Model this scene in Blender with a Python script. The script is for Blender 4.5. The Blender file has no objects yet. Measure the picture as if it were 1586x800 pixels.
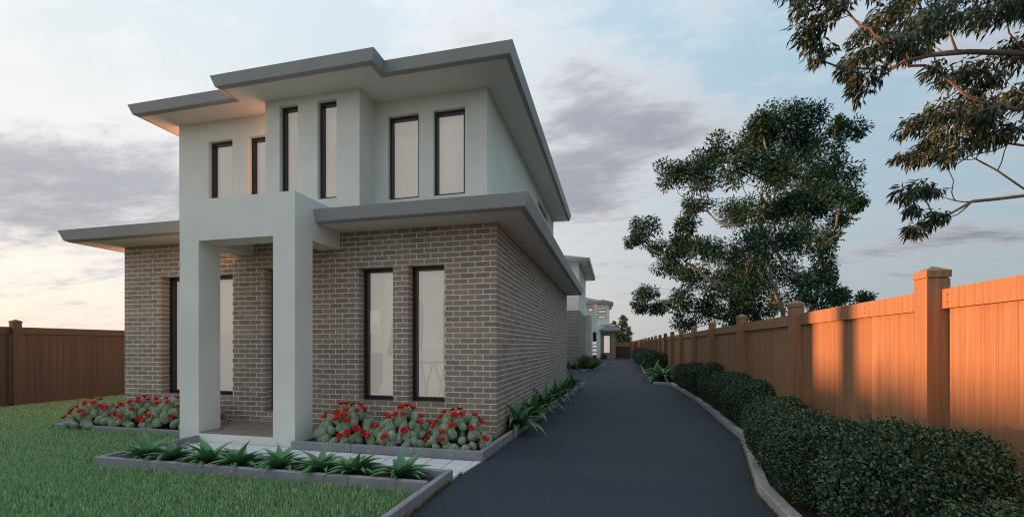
import bpy, math, random
import numpy as np
from mathutils import Vector, Matrix

random.seed(7)
rng = np.random.default_rng(11)
scene = bpy.context.scene
COL = scene.collection

# ------------------------------------------------------------------ camera
F_PX, W_PX = 673.0, 1586.0
YAW = math.atan(159.0 / F_PX)
EYE = 1.5
cam_data = bpy.data.cameras.new("camera")
cam = bpy.data.objects.new("camera", cam_data)
COL.objects.link(cam)
cam_data.sensor_width = 36.0
cam_data.lens = F_PX / W_PX * 36.0
cam_data.shift_y = 135.0 / W_PX
cam_data.clip_end = 3000.0
cam.location = (0, 0, EYE)
cam.rotation_euler = (math.radians(90), 0, YAW)
scene.camera = cam

# ------------------------------------------------------------------ light
SUN_EL = math.radians(2.75)
sun_data = bpy.data.lights.new("sun", "SUN")
sun = bpy.data.objects.new("sun", sun_data)
COL.objects.link(sun)
sun_data.energy = 4.6
sun_data.angle = math.radians(2.0)
sun_data.color = (1.0, 0.43, 0.2)
sun.rotation_euler = Vector((math.cos(SUN_EL), 0, -math.sin(SUN_EL))).to_track_quat('-Z', 'Y').to_euler()
sun.location = (-40, 5, 20)

scene.view_settings.view_transform = 'Standard'
scene.view_settings.look = 'None'
scene.view_settings.gamma = 1.0
scene.view_settings.use_curve_mapping = False
scene.view_settings.exposure = 1.0
scene.cycles.filter_width = 1.1

world = bpy.data.worlds.new("World")
scene.world = world
world.use_nodes = True


def build_sky():
    """Nishita dusk sky behind broken grey-lilac cloud, brightest towards the low sun on the left (-X)."""
    nt = world.node_tree
    N, L = nt.nodes, nt.links
    N.clear()
    out = N.new("ShaderNodeOutputWorld")
    bg = N.new("ShaderNodeBackground")
    bg.inputs[1].default_value = 0.15
    L.new(bg.outputs[0], out.inputs[0])
    sky = N.new("ShaderNodeTexSky")
    sky.sky_type = 'NISHITA'
    sky.sun_disc = False
    sky.sun_elevation = SUN_EL
    sky.sun_rotation = math.radians(270)
    tc = N.new("ShaderNodeTexCoord")
    D = tc.outputs["Generated"]
    sep = N.new("ShaderNodeSeparateXYZ")
    L.new(D, sep.inputs[0])

    def math_(op, a, b=None, c=None, clamp=False):
        n = N.new("ShaderNodeMath")
        n.operation = op
        n.use_clamp = clamp
        for i, v in enumerate((a, b, c)):
            if v is None:
                continue
            if isinstance(v, (int, float)):
                n.inputs[i].default_value = v
            else:
                L.new(v, n.inputs[i])
        return n.outputs[0]

    def smooth(v, a, b, lo=0.0, hi=1.0):
        n = N.new("ShaderNodeMapRange")
        n.interpolation_type = 'SMOOTHSTEP'
        L.new(v, n.inputs[0])
        for i, q in enumerate((a, b, lo, hi)):
            n.inputs[i + 1].default_value = q
        return n.outputs[0]

    X, Z = sep.outputs[0], sep.outputs[2]
    west = smooth(X, 0.75, -0.95)                       # 1 towards the sun
    el = smooth(Z, 0.0, 0.6)
    K = SKY_K
    def S(c):
        return tuple(v * K for v in c)
    horizon = mix(N, L, west, S((0.35, 0.43, 0.50)), S((0.97, 0.885, 0.825)))
    upper = mix(N, L, west, S((0.22, 0.365, 0.465)), S((0.535, 0.585, 0.61)))
    air = mix(N, L, el, horizon, upper)
    air = mix(N, L, 0.12, air, sky.outputs[0])
    # cloud sheet: direction projected on a flat layer
    zz = math_('ADD', math_('MAXIMUM', Z, 0.0), 0.16)
    cb = N.new("ShaderNodeCombineXYZ")
    L.new(math_('DIVIDE', X, zz), cb.inputs[0])
    L.new(math_('DIVIDE', sep.outputs[1], zz), cb.inputs[1])
    mp = N.new("ShaderNodeMapping")
    mp.inputs["Rotation"].default_value = (0, 0, 0.75)
    mp.inputs["Scale"].default_value = (0.62, 1.15, 1)
    mp.inputs["Location"].default_value = (3.1, 1.7, 0)
    L.new(cb.outputs[0], mp.inputs[0])
    n1 = noise(N, L, mp.outputs[0], 1.35, 8, 0.62)
    n2 = noise(N, L, mp.outputs[0], 4.0, 8, 0.65)
    n3 = noise(N, L, mp.outputs[0], 11.0, 6, 0.7)
    f = math_('ADD', math_('MULTIPLY', n1, 0.5), math_('MULTIPLY', n2, 0.6))
    f = math_('MULTIPLY_ADD', math_('SUBTRACT', n3, 0.5), 0.26, f)
    # broad banks of cloud (direction, radii)
    for d, rad, amp in CLOUD_BANKS:
        m_ = N.new("ShaderNodeMapping")
        m_.vector_type = 'TEXTURE'
        m_.inputs["Location"].default_value = d
        m_.inputs["Rotation"].default_value = (0, 0, math.atan2(d[1], d[0]))
        m_.inputs["Scale"].default_value = rad
        L.new(D, m_.inputs[0])
        gr = N.new("ShaderNodeTexGradient")
        gr.gradient_type = 'QUADRATIC_SPHERE'
        L.new(m_.outputs[0], gr.inputs[0])
        f = math_('MULTIPLY_ADD', gr.outputs["Fac"], amp, f)
    cover = smooth(f, 0.47, 0.73)
    thick = smooth(f, 0.52, 0.87)
    lit = mix(N, L, west, S((0.45, 0.455, 0.485)), S((0.76, 0.73, 0.73)))
    core = mix(N, L, west, S((0.19, 0.2, 0.235)), S((0.34, 0.35, 0.39)))
    cloud = mix(N, L, thick, lit, core)
    low = smooth(Z, 0.0, 0.12)
    cv = math_('MULTIPLY', math_('MULTIPLY', cover, 0.9), math_('MULTIPLY_ADD', low, 0.75, 0.25))
    col = mix(N, L, cv, air, cloud)
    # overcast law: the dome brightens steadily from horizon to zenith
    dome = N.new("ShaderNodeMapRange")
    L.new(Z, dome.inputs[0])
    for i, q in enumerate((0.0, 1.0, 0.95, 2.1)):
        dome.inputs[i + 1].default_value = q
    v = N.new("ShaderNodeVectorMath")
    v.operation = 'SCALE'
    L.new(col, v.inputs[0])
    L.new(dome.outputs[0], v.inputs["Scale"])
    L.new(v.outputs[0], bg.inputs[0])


# outside the frame the cloud goes on as the same noise sheet
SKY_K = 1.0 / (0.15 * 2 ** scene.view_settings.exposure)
CLOUD_BANKS = [((-0.79, 0.54, 0.27), (0.30, 0.42, 0.17), 0.30), ((-0.85, 0.40, 0.22), (0.3, 0.4, 0.14), 0.2),
               ((-0.06, 0.89, 0.45), (0.3, 0.32, 0.22), 0.36), ((0.10, 0.88, 0.44), (0.3, 0.28, 0.11), 0.26), ((-0.09, 0.94, 0.32), (0.3, 0.2, 0.14), 0.3), ((-0.25, 0.78, 0.58), (0.3, 0.35, 0.12), 0.12),
               ((0.2, 0.847, 0.492), (0.3, 0.2, 0.12), -0.2), ((0.40, 0.86, 0.33), (0.3, 0.2, 0.2), -0.26),
               ((-0.55, 0.62, 0.56), (0.3, 0.4, 0.25), -0.16), ((0.52, 0.84, 0.17), (0.3, 0.25, 0.035), 0.2), ((0.57, 0.8, 0.22), (0.3, 0.22, 0.03), 0.16), ((0.3, 0.95, 0.12), (0.3, 0.3, 0.03), 0.12)]


# ------------------------------------------------------------------ materials
MATS = {}


def nodes_of(name):
    m = bpy.data.materials.new(name)
    m.use_nodes = True
    nt = m.node_tree
    b = nt.nodes["Principled BSDF"]
    MATS[name] = m
    return m, nt, nt.nodes, nt.links, b


def mapping(N, L, scale, coord="object"):
    if coord == "object":
        tc = N.new("ShaderNodeTexCoord")
        src = tc.outputs["Object"]
    else:
        tc = N.new("ShaderNodeNewGeometry")
        src = tc.outputs["Position"]
    mp = N.new("ShaderNodeMapping")
    mp.inputs["Scale"].default_value = scale
    L.new(src, mp.inputs["Vector"])
    return mp.outputs[0]


def ramp(N, L, fac, stops):
    r = N.new("ShaderNodeValToRGB")
    e = r.color_ramp.elements
    while len(e) < len(stops):
        e.new(0.5)
    for i, (p, c) in enumerate(stops):
        e[i].position = p
        e[i].color = (*c, 1) if len(c) == 3 else c
    L.new(fac, r.inputs[0])
    return r.outputs[0]


def noise(N, L, vec, scale, detail=4, rough=0.6):
    n = N.new("ShaderNodeTexNoise")
    n.inputs["Scale"].default_value = scale
    n.inputs["Detail"].default_value = detail
    n.inputs["Roughness"].default_value = rough
    L.new(vec, n.inputs["Vector"])
    return n.outputs["Fac"]


def mix(N, L, fac, a, b, mode='MIX'):
    x = N.new("ShaderNodeMix")
    x.data_type = 'RGBA'
    x.blend_type = mode
    for s, v in ((x.inputs[0], fac), (x.inputs[6], a), (x.inputs[7], b)):
        if isinstance(v, (int, float)):
            s.default_value = v
        elif isinstance(v, tuple):
            s.default_value = (*v, 1)
        else:
            L.new(v, s)
    return x.outputs[2]


def bump(N, L, b, h, strength, dist=0.01):
    bn = N.new("ShaderNodeBump")
    bn.inputs["Strength"].default_value = strength
    bn.inputs["Distance"].default_value = dist
    L.new(h, bn.inputs["Height"])
    L.new(bn.outputs[0], b.inputs["Normal"])


def attr(N, name="tint"):
    a = N.new("ShaderNodeAttribute")
    a.attribute_name = name
    return a.outputs["Fac"]


def mul(c, k):
    return tuple(min(1, x * k) for x in c)


def mat_noisy(name, c, rough=0.7, scale=(8, 8, 8), var=0.15, bstr=0.0, bscale=80, bdist=0.005, coord="position", blotch=None, spec=0.5):
    """A plain surface: base colour with two sizes of mottling and fine relief."""
    m, nt, N, L, b = nodes_of(name)
    v = mapping(N, L, scale, coord)
    f1 = noise(N, L, v, 1.0, 6)
    col = ramp(N, L, f1, [(0.3, mul(c, 1 - var)), (0.7, mul(c, 1 + var))])
    if blotch:
        f2 = noise(N, L, mapping(N, L, (blotch,) * 3, coord), 1.0, 3)
        col = mix(N, L, 1.0, col, ramp(N, L, f2, [(0.35, (0.86,) * 3), (0.65, (1.0,) * 3)]), 'MULTIPLY')
    L.new(col, b.inputs["Base Color"])
    b.inputs["Roughness"].default_value = rough
    b.inputs["Specular IOR Level"].default_value = spec
    if bstr:
        fb = noise(N, L, mapping(N, L, (bscale,) * 3, coord), 1.0, 3)
        bump(N, L, b, fb, bstr, bdist)
    return m


def mat_wood(name, dark, light, rough=0.6):
    m, nt, N, L, b = nodes_of(name)
    v = mapping(N, L, (26, 26, 0.55), "position")
    g1 = noise(N, L, v, 1.0, 6, 0.65)
    v2 = mapping(N, L, (120, 120, 2.2), "position")
    g2 = noise(N, L, v2, 1.0, 3, 0.6)
    c1 = ramp(N, L, g1, [(0.3, dark), (0.5, tuple((a + b_) / 2 for a, b_ in zip(dark, light))), (0.72, light)])
    c2 = mix(N, L, 0.55, c1, ramp(N, L, g2, [(0.3, (0.66,) * 3), (0.6, (1.08,) * 3)]), 'MULTIPLY')
    c3 = mix(N, L, 1.0, c2, ramp(N, L, attr(N), [(0, (0.93, 0.92, 0.91)), (1, (1.05, 1.05, 1.06))]), 'MULTIPLY')
    L.new(c3, b.inputs["Base Color"])
    b.inputs["Roughness"].default_value = rough
    b.inputs["Specular IOR Level"].default_value = 0.3
    bump(N, L, b, g2, 0.25, 0.003)
    return m


def mat_leaf(name, dark, light, rough=0.45, trans=0.15, spec=0.4):
    m, nt, N, L, b = nodes_of(name)
    c = ramp(N, L, attr(N), [(0, dark), (0.75, light), (1, mul(light, 1.35))])
    L.new(c, b.inputs["Base Color"])
    b.inputs["Roughness"].default_value = rough
    b.inputs["Specular IOR Level"].default_value = spec
    if trans:
        t = N.new("ShaderNodeBsdfTranslucent")
        L.new(c, t.inputs[0])
        ms = N.new("ShaderNodeMixShader")
        ms.inputs[0].default_value = trans
        L.new(b.outputs[0], ms.inputs[1])
        L.new(t.outputs[0], ms.inputs[2])
        L.new(ms.outputs[0], nt.nodes["Material Output"].inputs[0])
    return m


def mat_bricktex(name, scale=1.0):
    """Far brickwork whose bricks are under ten pixels: relief left to the material."""
    m, nt, N, L, b = nodes_of(name)
    g = N.new("ShaderNodeNewGeometry")
    sx = N.new("ShaderNodeSeparateXYZ")
    L.new(g.outputs["Position"], sx.inputs[0])
    ad = N.new("ShaderNodeMath")
    L.new(sx.outputs[0], ad.inputs[0])
    L.new(sx.outputs[1], ad.inputs[1])
    cb = N.new("ShaderNodeCombineXYZ")
    L.new(ad.outputs[0], cb.inputs[0])
    L.new(sx.outputs[2], cb.inputs[1])
    br = N.new("ShaderNodeTexBrick")
    L.new(cb.outputs[0], br.inputs[0])
    br.inputs["Scale"].default_value = 1.0
    br.inputs["Brick Width"].default_value = 0.25
    br.inputs["Row Height"].default_value = 0.086
    br.inputs["Mortar Size"].default_value = 0.007
    br.inputs["Color1"].default_value = (0.17, 0.14, 0.12, 1)
    br.inputs["Color2"].default_value = (0.23, 0.19, 0.165, 1)
    br.inputs["Mortar"].default_value = (0.55, 0.5, 0.46, 1)
    L.new(br.outputs[0], b.inputs["Base Color"])
    b.inputs["Roughness"].default_value = 0.85
    return m


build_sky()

RENDER_C = (0.80, 0.805, 0.755)
mat_noisy("render_wall", RENDER_C, 0.85, (1.2, 1.2, 0.9), 0.03, 0.25, 160, 0.002, blotch=0.7)
mat_noisy("soffit", (0.86, 0.83, 0.80), 0.8, (2, 2, 2), 0.02)
mat_noisy("fascia", (0.36, 0.36, 0.375), 0.45, (1.5, 1.5, 1.5), 0.05)
mat_noisy("mortar", (0.84, 0.765, 0.70), 0.95, (30, 30, 30), 0.12, 0.3, 300)
mat_noisy("roof_tile", (0.085, 0.085, 0.095), 0.6, (6, 6, 6), 0.3)
mat_noisy("far_roof_tile", (0.24, 0.235, 0.24), 0.6, (5, 5, 5), 0.35)
mat_noisy("frame_black", (0.012, 0.013, 0.016), 0.4, (3, 3, 3), 0.1)
mat_noisy("kerb", (0.27, 0.27, 0.29), 0.85, (14, 14, 14), 0.14, 0.25, 150, blotch=1.6)
mat_noisy("kerb_pale", (0.4, 0.385, 0.39), 0.85, (14, 14, 14), 0.14, 0.25, 150, blotch=1.6)
mat_noisy("paver", (0.66, 0.66, 0.67), 0.8, (9, 9, 9), 0.1, 0.25, 140)
mat_noisy("porch_tile", (0.25, 0.2, 0.175), 0.6, (14, 3, 3), 0.2, 0.15, 90)
mat_noisy("soil", (0.045, 0.03, 0.024), 0.95, (25, 25, 25), 0.5, 0.8, 60, 0.03)
mat_noisy("lawn_base", (0.04, 0.085, 0.035), 0.95, (6, 6, 6), 0.3)
mat_noisy("bark", (0.22, 0.2, 0.18), 0.9, (8, 8, 3), 0.4, 0.7, 30, 0.03)
mat_noisy("smooth_bark", (0.24, 0.17, 0.125), 0.8, (12, 12, 5), 0.3, 0.4, 50, 0.02)
mat_noisy("iron", (0.03, 0.03, 0.032), 0.5, (20, 20, 20), 0.3)
mat_noisy("nail", (0.6, 0.58, 0.55), 0.35, (50, 50, 50), 0.1)
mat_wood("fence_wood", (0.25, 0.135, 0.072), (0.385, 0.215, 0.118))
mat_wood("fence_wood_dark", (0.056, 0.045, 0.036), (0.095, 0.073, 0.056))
mat_leaf("grass", (0.085, 0.2, 0.08), (0.37, 0.55, 0.27), 0.6, 0.25)
mat_leaf("box_leaf", (0.012, 0.032, 0.015), (0.062, 0.12, 0.058), 0.38, 0.1, 0.5)
mat_leaf("tree_leaf", (0.016, 0.052, 0.03), (0.052, 0.122, 0.068), 0.7, 0.06, 0.15)
mat_leaf("gum_leaf", (0.03, 0.052, 0.028), (0.08, 0.108, 0.055), 0.5, 0.12)
mat_leaf("conifer_leaf", (0.06, 0.1, 0.045), (0.2, 0.25, 0.12), 0.6, 0.15)
mat_leaf("agave_leaf", (0.03, 0.115, 0.045), (0.17, 0.36, 0.16), 0.38, 0.1, 0.5)
mat_leaf("lily_leaf", (0.022, 0.075, 0.028), (0.15, 0.3, 0.13), 0.36, 0.12, 0.5)
mat_leaf("tuft_leaf", (0.04, 0.075, 0.022), (0.16, 0.22, 0.08), 0.5, 0.15)
mat_leaf("cactus", (0.07, 0.15, 0.085), (0.46, 0.53, 0.38), 0.8, 0.0, 0.2)
mat_leaf("flower", (0.40, 0.010, 0.010), (0.6, 0.03, 0.016), 0.5, 0.1)
mat_leaf("flower_tube", (0.45, 0.36, 0.2), (0.6, 0.5, 0.3), 0.6, 0.1)
mat_bricktex("far_brick")


def mat_brick():
    m, nt, N, L, b = nodes_of("brick")
    v = mapping(N, L, (1, 1, 1), "position")
    f1 = noise(N, L, v, 55, 6, 0.75)
    base = ramp(N, L, attr(N), [(0, (0.255, 0.208, 0.17)), (0.5, (0.318, 0.262, 0.212)), (1, (0.385, 0.312, 0.25))])
    c = mix(N, L, 1.0, base, ramp(N, L, f1, [(0.28, (0.5,) * 3), (0.5, (0.95,) * 3), (0.75, (1.35, 1.3, 1.25))]), 'MULTIPLY')
    L.new(c, b.inputs["Base Color"])
    b.inputs["Roughness"].default_value = 0.88
    bump(N, L, b, f1, 0.5, 0.006)


def mat_asphalt():
    m, nt, N, L, b = nodes_of("asphalt")
    v = mapping(N, L, (1, 1, 1), "position")
    f1 = noise(N, L, v, 130, 3, 0.8)
    f2 = noise(N, L, mapping(N, L, (0.35, 0.9, 1), "position"), 1.0, 5, 0.6)
    f3 = noise(N, L, v, 34, 3, 0.7)
    f1b = N.new("ShaderNodeMath")
    f1b.operation = 'MULTIPLY_ADD'
    L.new(f3, f1b.inputs[0])
    f1b.inputs[1].default_value = 0.5
    hm = N.new("ShaderNodeMath")
    hm.operation = 'MULTIPLY'
    L.new(f1, hm.inputs[0])
    hm.inputs[1].default_value = 0.5
    L.new(hm.outputs[0], f1b.inputs[2])
    f1 = f1b.outputs[0]
    c = ramp(N, L, f1, [(0.36, (0.018, 0.023, 0.034)), (0.52, (0.033, 0.041, 0.058)), (0.66, (0.075, 0.089, 0.116))])
    c = mix(N, L, 1.0, c, ramp(N, L, f2, [(0.35, (0.82,) * 3), (0.65, (1.12,) * 3)]), 'MULTIPLY')
    L.new(c, b.inputs["Base Color"])
    b.inputs["Roughness"].default_value = 0.8
    b.inputs["Specular IOR Level"].default_value = 0.35
    bump(N, L, b, f1, 0.6, 0.008)


def mat_glass():
    m, nt, N, L, b = nodes_of("glass")
    N.remove(b)
    tr = N.new("ShaderNodeBsdfTransparent")
    gl = N.new("ShaderNodeBsdfGlossy")
    gl.inputs["Roughness"].default_value = 0.03
    fr = N.new("ShaderNodeFresnel")
    fr.inputs[0].default_value = 1.5
    ms = N.new("ShaderNodeMixShader")
    L.new(fr.outputs[0], ms.inputs[0])
    L.new(tr.outputs[0], ms.inputs[1])
    L.new(gl.outputs[0], ms.inputs[2])
    L.new(ms.outputs[0], N["Material Output"].inputs[0])


def mat_lit(name, c, strength, albedo=0.55):
    """A blind or room surface with emission added to its colour to imitate room light."""
    m, nt, N, L, b = nodes_of(name)
    v = mapping(N, L, (0.9, 0.9, 0.35), "position")
    f = noise(N, L, v, 1.0, 2)
    col = ramp(N, L, f, [(0.3, mul(c, 0.94)), (0.7, mul(c, 1.05))])
    L.new(mix(N, L, 1.0, col, (albedo,) * 3, 'MULTIPLY'), b.inputs["Base Color"])
    b.inputs["Roughness"].default_value = 0.9
    L.new(col, b.inputs["Emission Color"])
    b.inputs["Emission Strength"].default_value = strength


GLOW = 0.22
mat_brick()
mat_asphalt()
mat_glass()
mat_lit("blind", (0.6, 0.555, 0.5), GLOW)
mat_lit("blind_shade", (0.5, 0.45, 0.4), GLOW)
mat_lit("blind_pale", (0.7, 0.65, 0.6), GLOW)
mat_lit("far_blind", (0.8, 0.68, 0.62), GLOW * 1.3)

# ------------------------------------------------------------------ object helpers


def link(o):
    COL.objects.link(o)
    return o


def tag(o, label=None, cat=None, group=None, kind=None):
    for k, v in (("label", label), ("category", cat), ("group", group), ("kind", kind)):
        if v:
            o[k] = v
    return o


def thing(name, loc, label, cat, group=None, rz=0.0):
    o = bpy.data.objects.new(name, None)
    o.empty_display_size = 0.1
    o.location = loc
    o.rotation_euler = (0, 0, rz)
    link(o)
    return tag(o, label, cat, group)


def place(name, me, parent=None, loc=(0, 0, 0), rot=(0, 0, 0), scl=(1, 1, 1), kind=None):
    o = bpy.data.objects.new(name, me)
    o.location = loc
    o.rotation_euler = rot
    o.scale = scl
    o.parent = parent
    link(o)
    if kind:
        o["kind"] = kind
    return o


class MB:
    """Collects polygons with a tint per vertex, then makes one mesh."""

    def __init__(self):
        self.v, self.f, self.t, self.m = [], [], [], []

    def poly(self, pts, tint=0.5, mi=0):
        n = len(self.v)
        self.v += [tuple(p) for p in pts]
        self.t += [tint] * len(pts)
        self.f.append(tuple(range(n, n + len(pts))))
        self.m.append(mi)

    def raw(self, verts, faces, tint=0.5, mi=0):
        n = len(self.v)
        self.v += [tuple(p) for p in verts]
        self.t += list(tint) if isinstance(tint, (list, tuple)) else [tint] * len(verts)
        for f in faces:
            self.f.append(tuple(i + n for i in f))
            self.m.append(mi)

    def box(self, x0, x1, y0, y1, z0, z1, tint=0.5, mi=0):
        V = [(x0, y0, z0), (x1, y0, z0), (x1, y1, z0), (x0, y1, z0), (x0, y0, z1), (x1, y0, z1), (x1, y1, z1), (x0, y1, z1)]
        self.raw(V, [(0, 3, 2, 1), (4, 5, 6, 7), (0, 1, 5, 4), (1, 2, 6, 5), (2, 3, 7, 6), (3, 0, 4, 7)], tint, mi)

    def prism(self, poly, z0, z1, tint=0.5, mi=0, ch=0.0):
        """Vertical prism over a convex CCW polygon, with an optional chamfered top."""
        n = len(poly)
        cx = sum(p[0] for p in poly) / n
        cy = sum(p[1] for p in poly) / n
        rings = [[(x, y, z0) for x, y in poly]]
        if ch:
            rings.append([(x, y, z1 - ch) for x, y in poly])
            top = []
            for x, y in poly:
                d = math.hypot(x - cx, y - cy)
                k = max(0.0, 1 - ch * 1.3 / max(d, 1e-4))
                top.append((x, y, z1))
            # inset by moving every edge inward
            ins = []
            for i in range(n):
                p0, p1, p2 = Vector(poly[i - 1]), Vector(poly[i]), Vector(poly[(i + 1) % n])
                e1, e2 = (p1 - p0).normalized(), (p2 - p1).normalized()
                n1, n2 = Vector((-e1.y, e1.x)), Vector((-e2.y, e2.x))
                b_ = n1 + n2
                b_ = b_ / max(b_.dot(n1), 0.2)
                q = p1 + b_ * ch
                ins.append((q.x, q.y, z1))
            rings.append(ins)
        else:
            rings.append([(x, y, z1) for x, y in poly])
        V = [p for r in rings for p in r]
        Fc = []
        for k in range(len(rings) - 1):
            for i in range(n):
                j = (i + 1) % n
                Fc.append((k * n + i, k * n + j, (k + 1) * n + j, (k + 1) * n + i))
        Fc.append(tuple((len(rings) - 1) * n + i for i in range(n)))
        Fc.append(tuple(reversed(range(n))))
        self.raw(V, Fc, tint, mi)

    def tube(self, pts, radii, n=6, tint=0.5, cap=True):
        pts = [Vector(p) for p in pts]
        V, Fc = [], []
        up = Vector((0.31, 0.17, 0.93))
        for i, p in enumerate(pts):
            d = (pts[min(i + 1, len(pts) - 1)] - pts[max(i - 1, 0)]).normalized()
            a = d.cross(up)
            if a.length < 1e-3:
                a = d.cross(Vector((1, 0, 0)))
            a.normalize()
            b_ = d.cross(a)
            for k in range(n):
                t = 2 * math.pi * k / n
                V.append(p + (a * math.cos(t) + b_ * math.sin(t)) * radii[i])
        for i in range(len(pts) - 1):
            for k in range(n):
                j = (k + 1) % n
                Fc.append((i * n + k, i * n + j, (i + 1) * n + j, (i + 1) * n + k))
        if cap:
            Fc.append(tuple(reversed(range(n))))
            Fc.append(tuple((len(pts) - 1) * n + k for k in range(n)))
        self.raw(V, Fc, tint)

    def mesh(self, name, mats, smooth=False):
        me = bpy.data.meshes.new(name)
        me.from_pydata(self.v, [], self.f)
        for m in ([mats] if isinstance(mats, str) else mats):
            me.materials.append(MATS[m])
        if not isinstance(mats, str):
            me.polygons.foreach_set("material_index", self.m)
        a = me.attributes.new("tint", 'FLOAT', 'POINT')
        a.data.foreach_set("value", self.t)
        if smooth:
            me.polygons.foreach_set("use_smooth", [True] * len(me.polygons))
        me.update()
        return me

    def obj(self, name, mats, parent=None, smooth=False, loc=(0, 0, 0), kind=None):
        return place(name, self.mesh(name, mats, smooth), parent, loc, kind=kind)


def np_mesh(name, V, Fc, tint, mat, smooth=False):
    """V (n,3), Fc (m,k) of equal polygons, tint (n,)."""
    me = bpy.data.meshes.new(name)
    m, k = Fc.shape
    me.vertices.add(len(V))
    me.vertices.foreach_set("co", np.ascontiguousarray(V, dtype=np.float32).ravel())
    me.loops.add(m * k)
    me.loops.foreach_set("vertex_index", np.ascontiguousarray(Fc, dtype=np.int32).ravel())
    me.polygons.add(m)
    me.polygons.foreach_set("loop_start", np.arange(0, m * k, k, dtype=np.int32))
    me.materials.append(MATS[mat])
    a = me.attributes.new("tint", 'FLOAT', 'POINT')
    a.data.foreach_set("value", np.ascontiguousarray(tint, dtype=np.float32))
    if smooth:
        me.polygons.foreach_set("use_smooth", np.ones(m, dtype=bool))
    me.update(calc_edges=True)
    return me


def unit(a):
    return a / np.maximum(np.linalg.norm(a, axis=1, keepdims=True), 1e-6)


def leaf_mesh(name, P, D, Nn, length, width, tint, mat, fold=0.25):
    """Many folded leaves: P base, D along, Nn roughly up, arrays of length n."""
    n = len(P)
    D = unit(D)
    S = unit(np.cross(D, Nn))
    U = np.cross(S, D)
    ln = np.asarray(length).reshape(-1, 1) * np.ones((n, 1))
    wd = np.asarray(width).reshape(-1, 1) * np.ones((n, 1))
    base = P
    mid = P + D * ln * 0.45
    a = mid + S * wd * 0.5 + U * wd * fold
    b = mid - S * wd * 0.5 + U * wd * fold
    tip = P + D * ln - U * ln * 0.12
    V = np.stack([base, a, tip, b], 1).reshape(-1, 3)
    i = np.arange(n)[:, None] * 4
    Fc = np.concatenate([i + np.array([[0, 1, 2]]), i + np.array([[0, 2, 3]])], 0)
    return np_mesh(name, V, Fc, np.repeat(tint, 4), mat)


# ------------------------------------------------------------------ ground
g = MB()
g.poly([(-600, -200, -0.03), (600, -200, -0.03), (600, 1200, -0.03), (-600, 1200, -0.03)])
tag(g.obj("ground", "lawn_base"), kind="structure")

drv = MB()


def strip(mb, left, right, z):
    for i in range(len(left) - 1):
        mb.poly([(*left[i], z), (*right[i], z), (*right[i + 1], z), (*left[i + 1], z)])


dy = [-6, 3, 4.55, 5.43, 14.6, 16.75, 16.76, 25.9, 25.91, 26.6, 33, 33.01, 60]
dl = [-1.78, -1.78, -1.76, -1.66, -1.2, -1.1, -12, -12, -12, -1.2, -1.2, -2.1, -2.1]
strip(drv, [(x, y) for x, y in zip(dl, dy)], [(2.6, y) for y in dy], 0.0)
tag(drv.obj("driveway", "asphalt"), kind="structure")

lawn = MB()
for q in ([(-14.25, -4), (-1.87, -4), (-1.87, 4.08), (-14.25, 4.08)], [(-14.25, 4.08), (-6.36, 4.08), (-6.36, 5.47), (-14.25, 5.47)],
          [(-14.25, 5.47), (-6.68, 5.47), (-6.68, 5.7), (-14.25, 5.7)], [(-14.25, 5.7), (-9.8, 5.7), (-9.8, 24), (-14.25, 24)]):
    lawn.poly([(x, y, 0.012) for x, y in q])
tag(lawn.obj("lawn", "lawn_base"), kind="structure")

soil = MB()
soil.poly([(-9.75, 5.76, 0.07), (-6.68, 5.76, 0.07), (-6.68, 6.56, 0.07), (-9.75, 6.56, 0.07)])
soil.poly([(-4.55, 5.44, 0.075), (-1.74, 5.48, 0.075), (-1.74, 6.56, 0.075), (-4.55, 6.56, 0.075)])
soil.poly([(-1.83, 6.5, 0.076), (-1.8, 5.5, 0.076), (-1.7, 5.5, 0.076), (-1.27, 14.6, 0.076), (-1.17, 16.7, 0.076), (-1.83, 16.7, 0.076)])
soil.poly([(-6.25, 4.15, 0.035), (-1.85, 4.15, 0.035), (-1.85, 4.5, 0.035), (-6.25, 4.5, 0.035)])
soil.poly([(-9, 25.6, 0.06), (-1.5, 26.2, 0.06), (-1.35, 33, 0.06), (-9, 33, 0.06)])
tag(soil.obj("garden_soil", "soil"), kind="structure")
RK1 = [(1.38, -2.0), (1.40, 4.25), (1.42, 4.9), (1.80, 6.79), (1.97, 7.72), (2.0, 8.9), (2.09, 10.6), (2.14, 12.85), (2.11, 15.75), (2.08, 17.4), (1.45, 17.75)]
RK2 = [(1.86, 20.78), (1.46, 22.9), (1.72, 30.0), (2.08, 39.0), (2.1, 50.0)]
rb = MB()
for i in range(len(RK1) - 2):
    (x0, y0), (x1, y1) = RK1[i], RK1[i + 1]
    rb.poly([(x0 + .06, y0, .06), (2.62, y0, .06), (2.62, y1, .06), (x1 + .06, y1, .06)])
rb.poly([(2.14, 17.4, .06), (2.62, 17.4, .06), (2.62, 20.8, .06), (1.55, 22.9, .06), (1.52, 17.75, .06)])
for i in range(1, len(RK2) - 1):
    (x0, y0), (x1, y1) = RK2[i], RK2[i + 1]
    rb.poly([(x0 + .06, y0, .062), (2.62, y0, .062), (2.62, y1, .062), (x1 + .06, y1, .062)])
tag(rb.obj("hedge_soil", "soil"), kind="structure")

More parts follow.
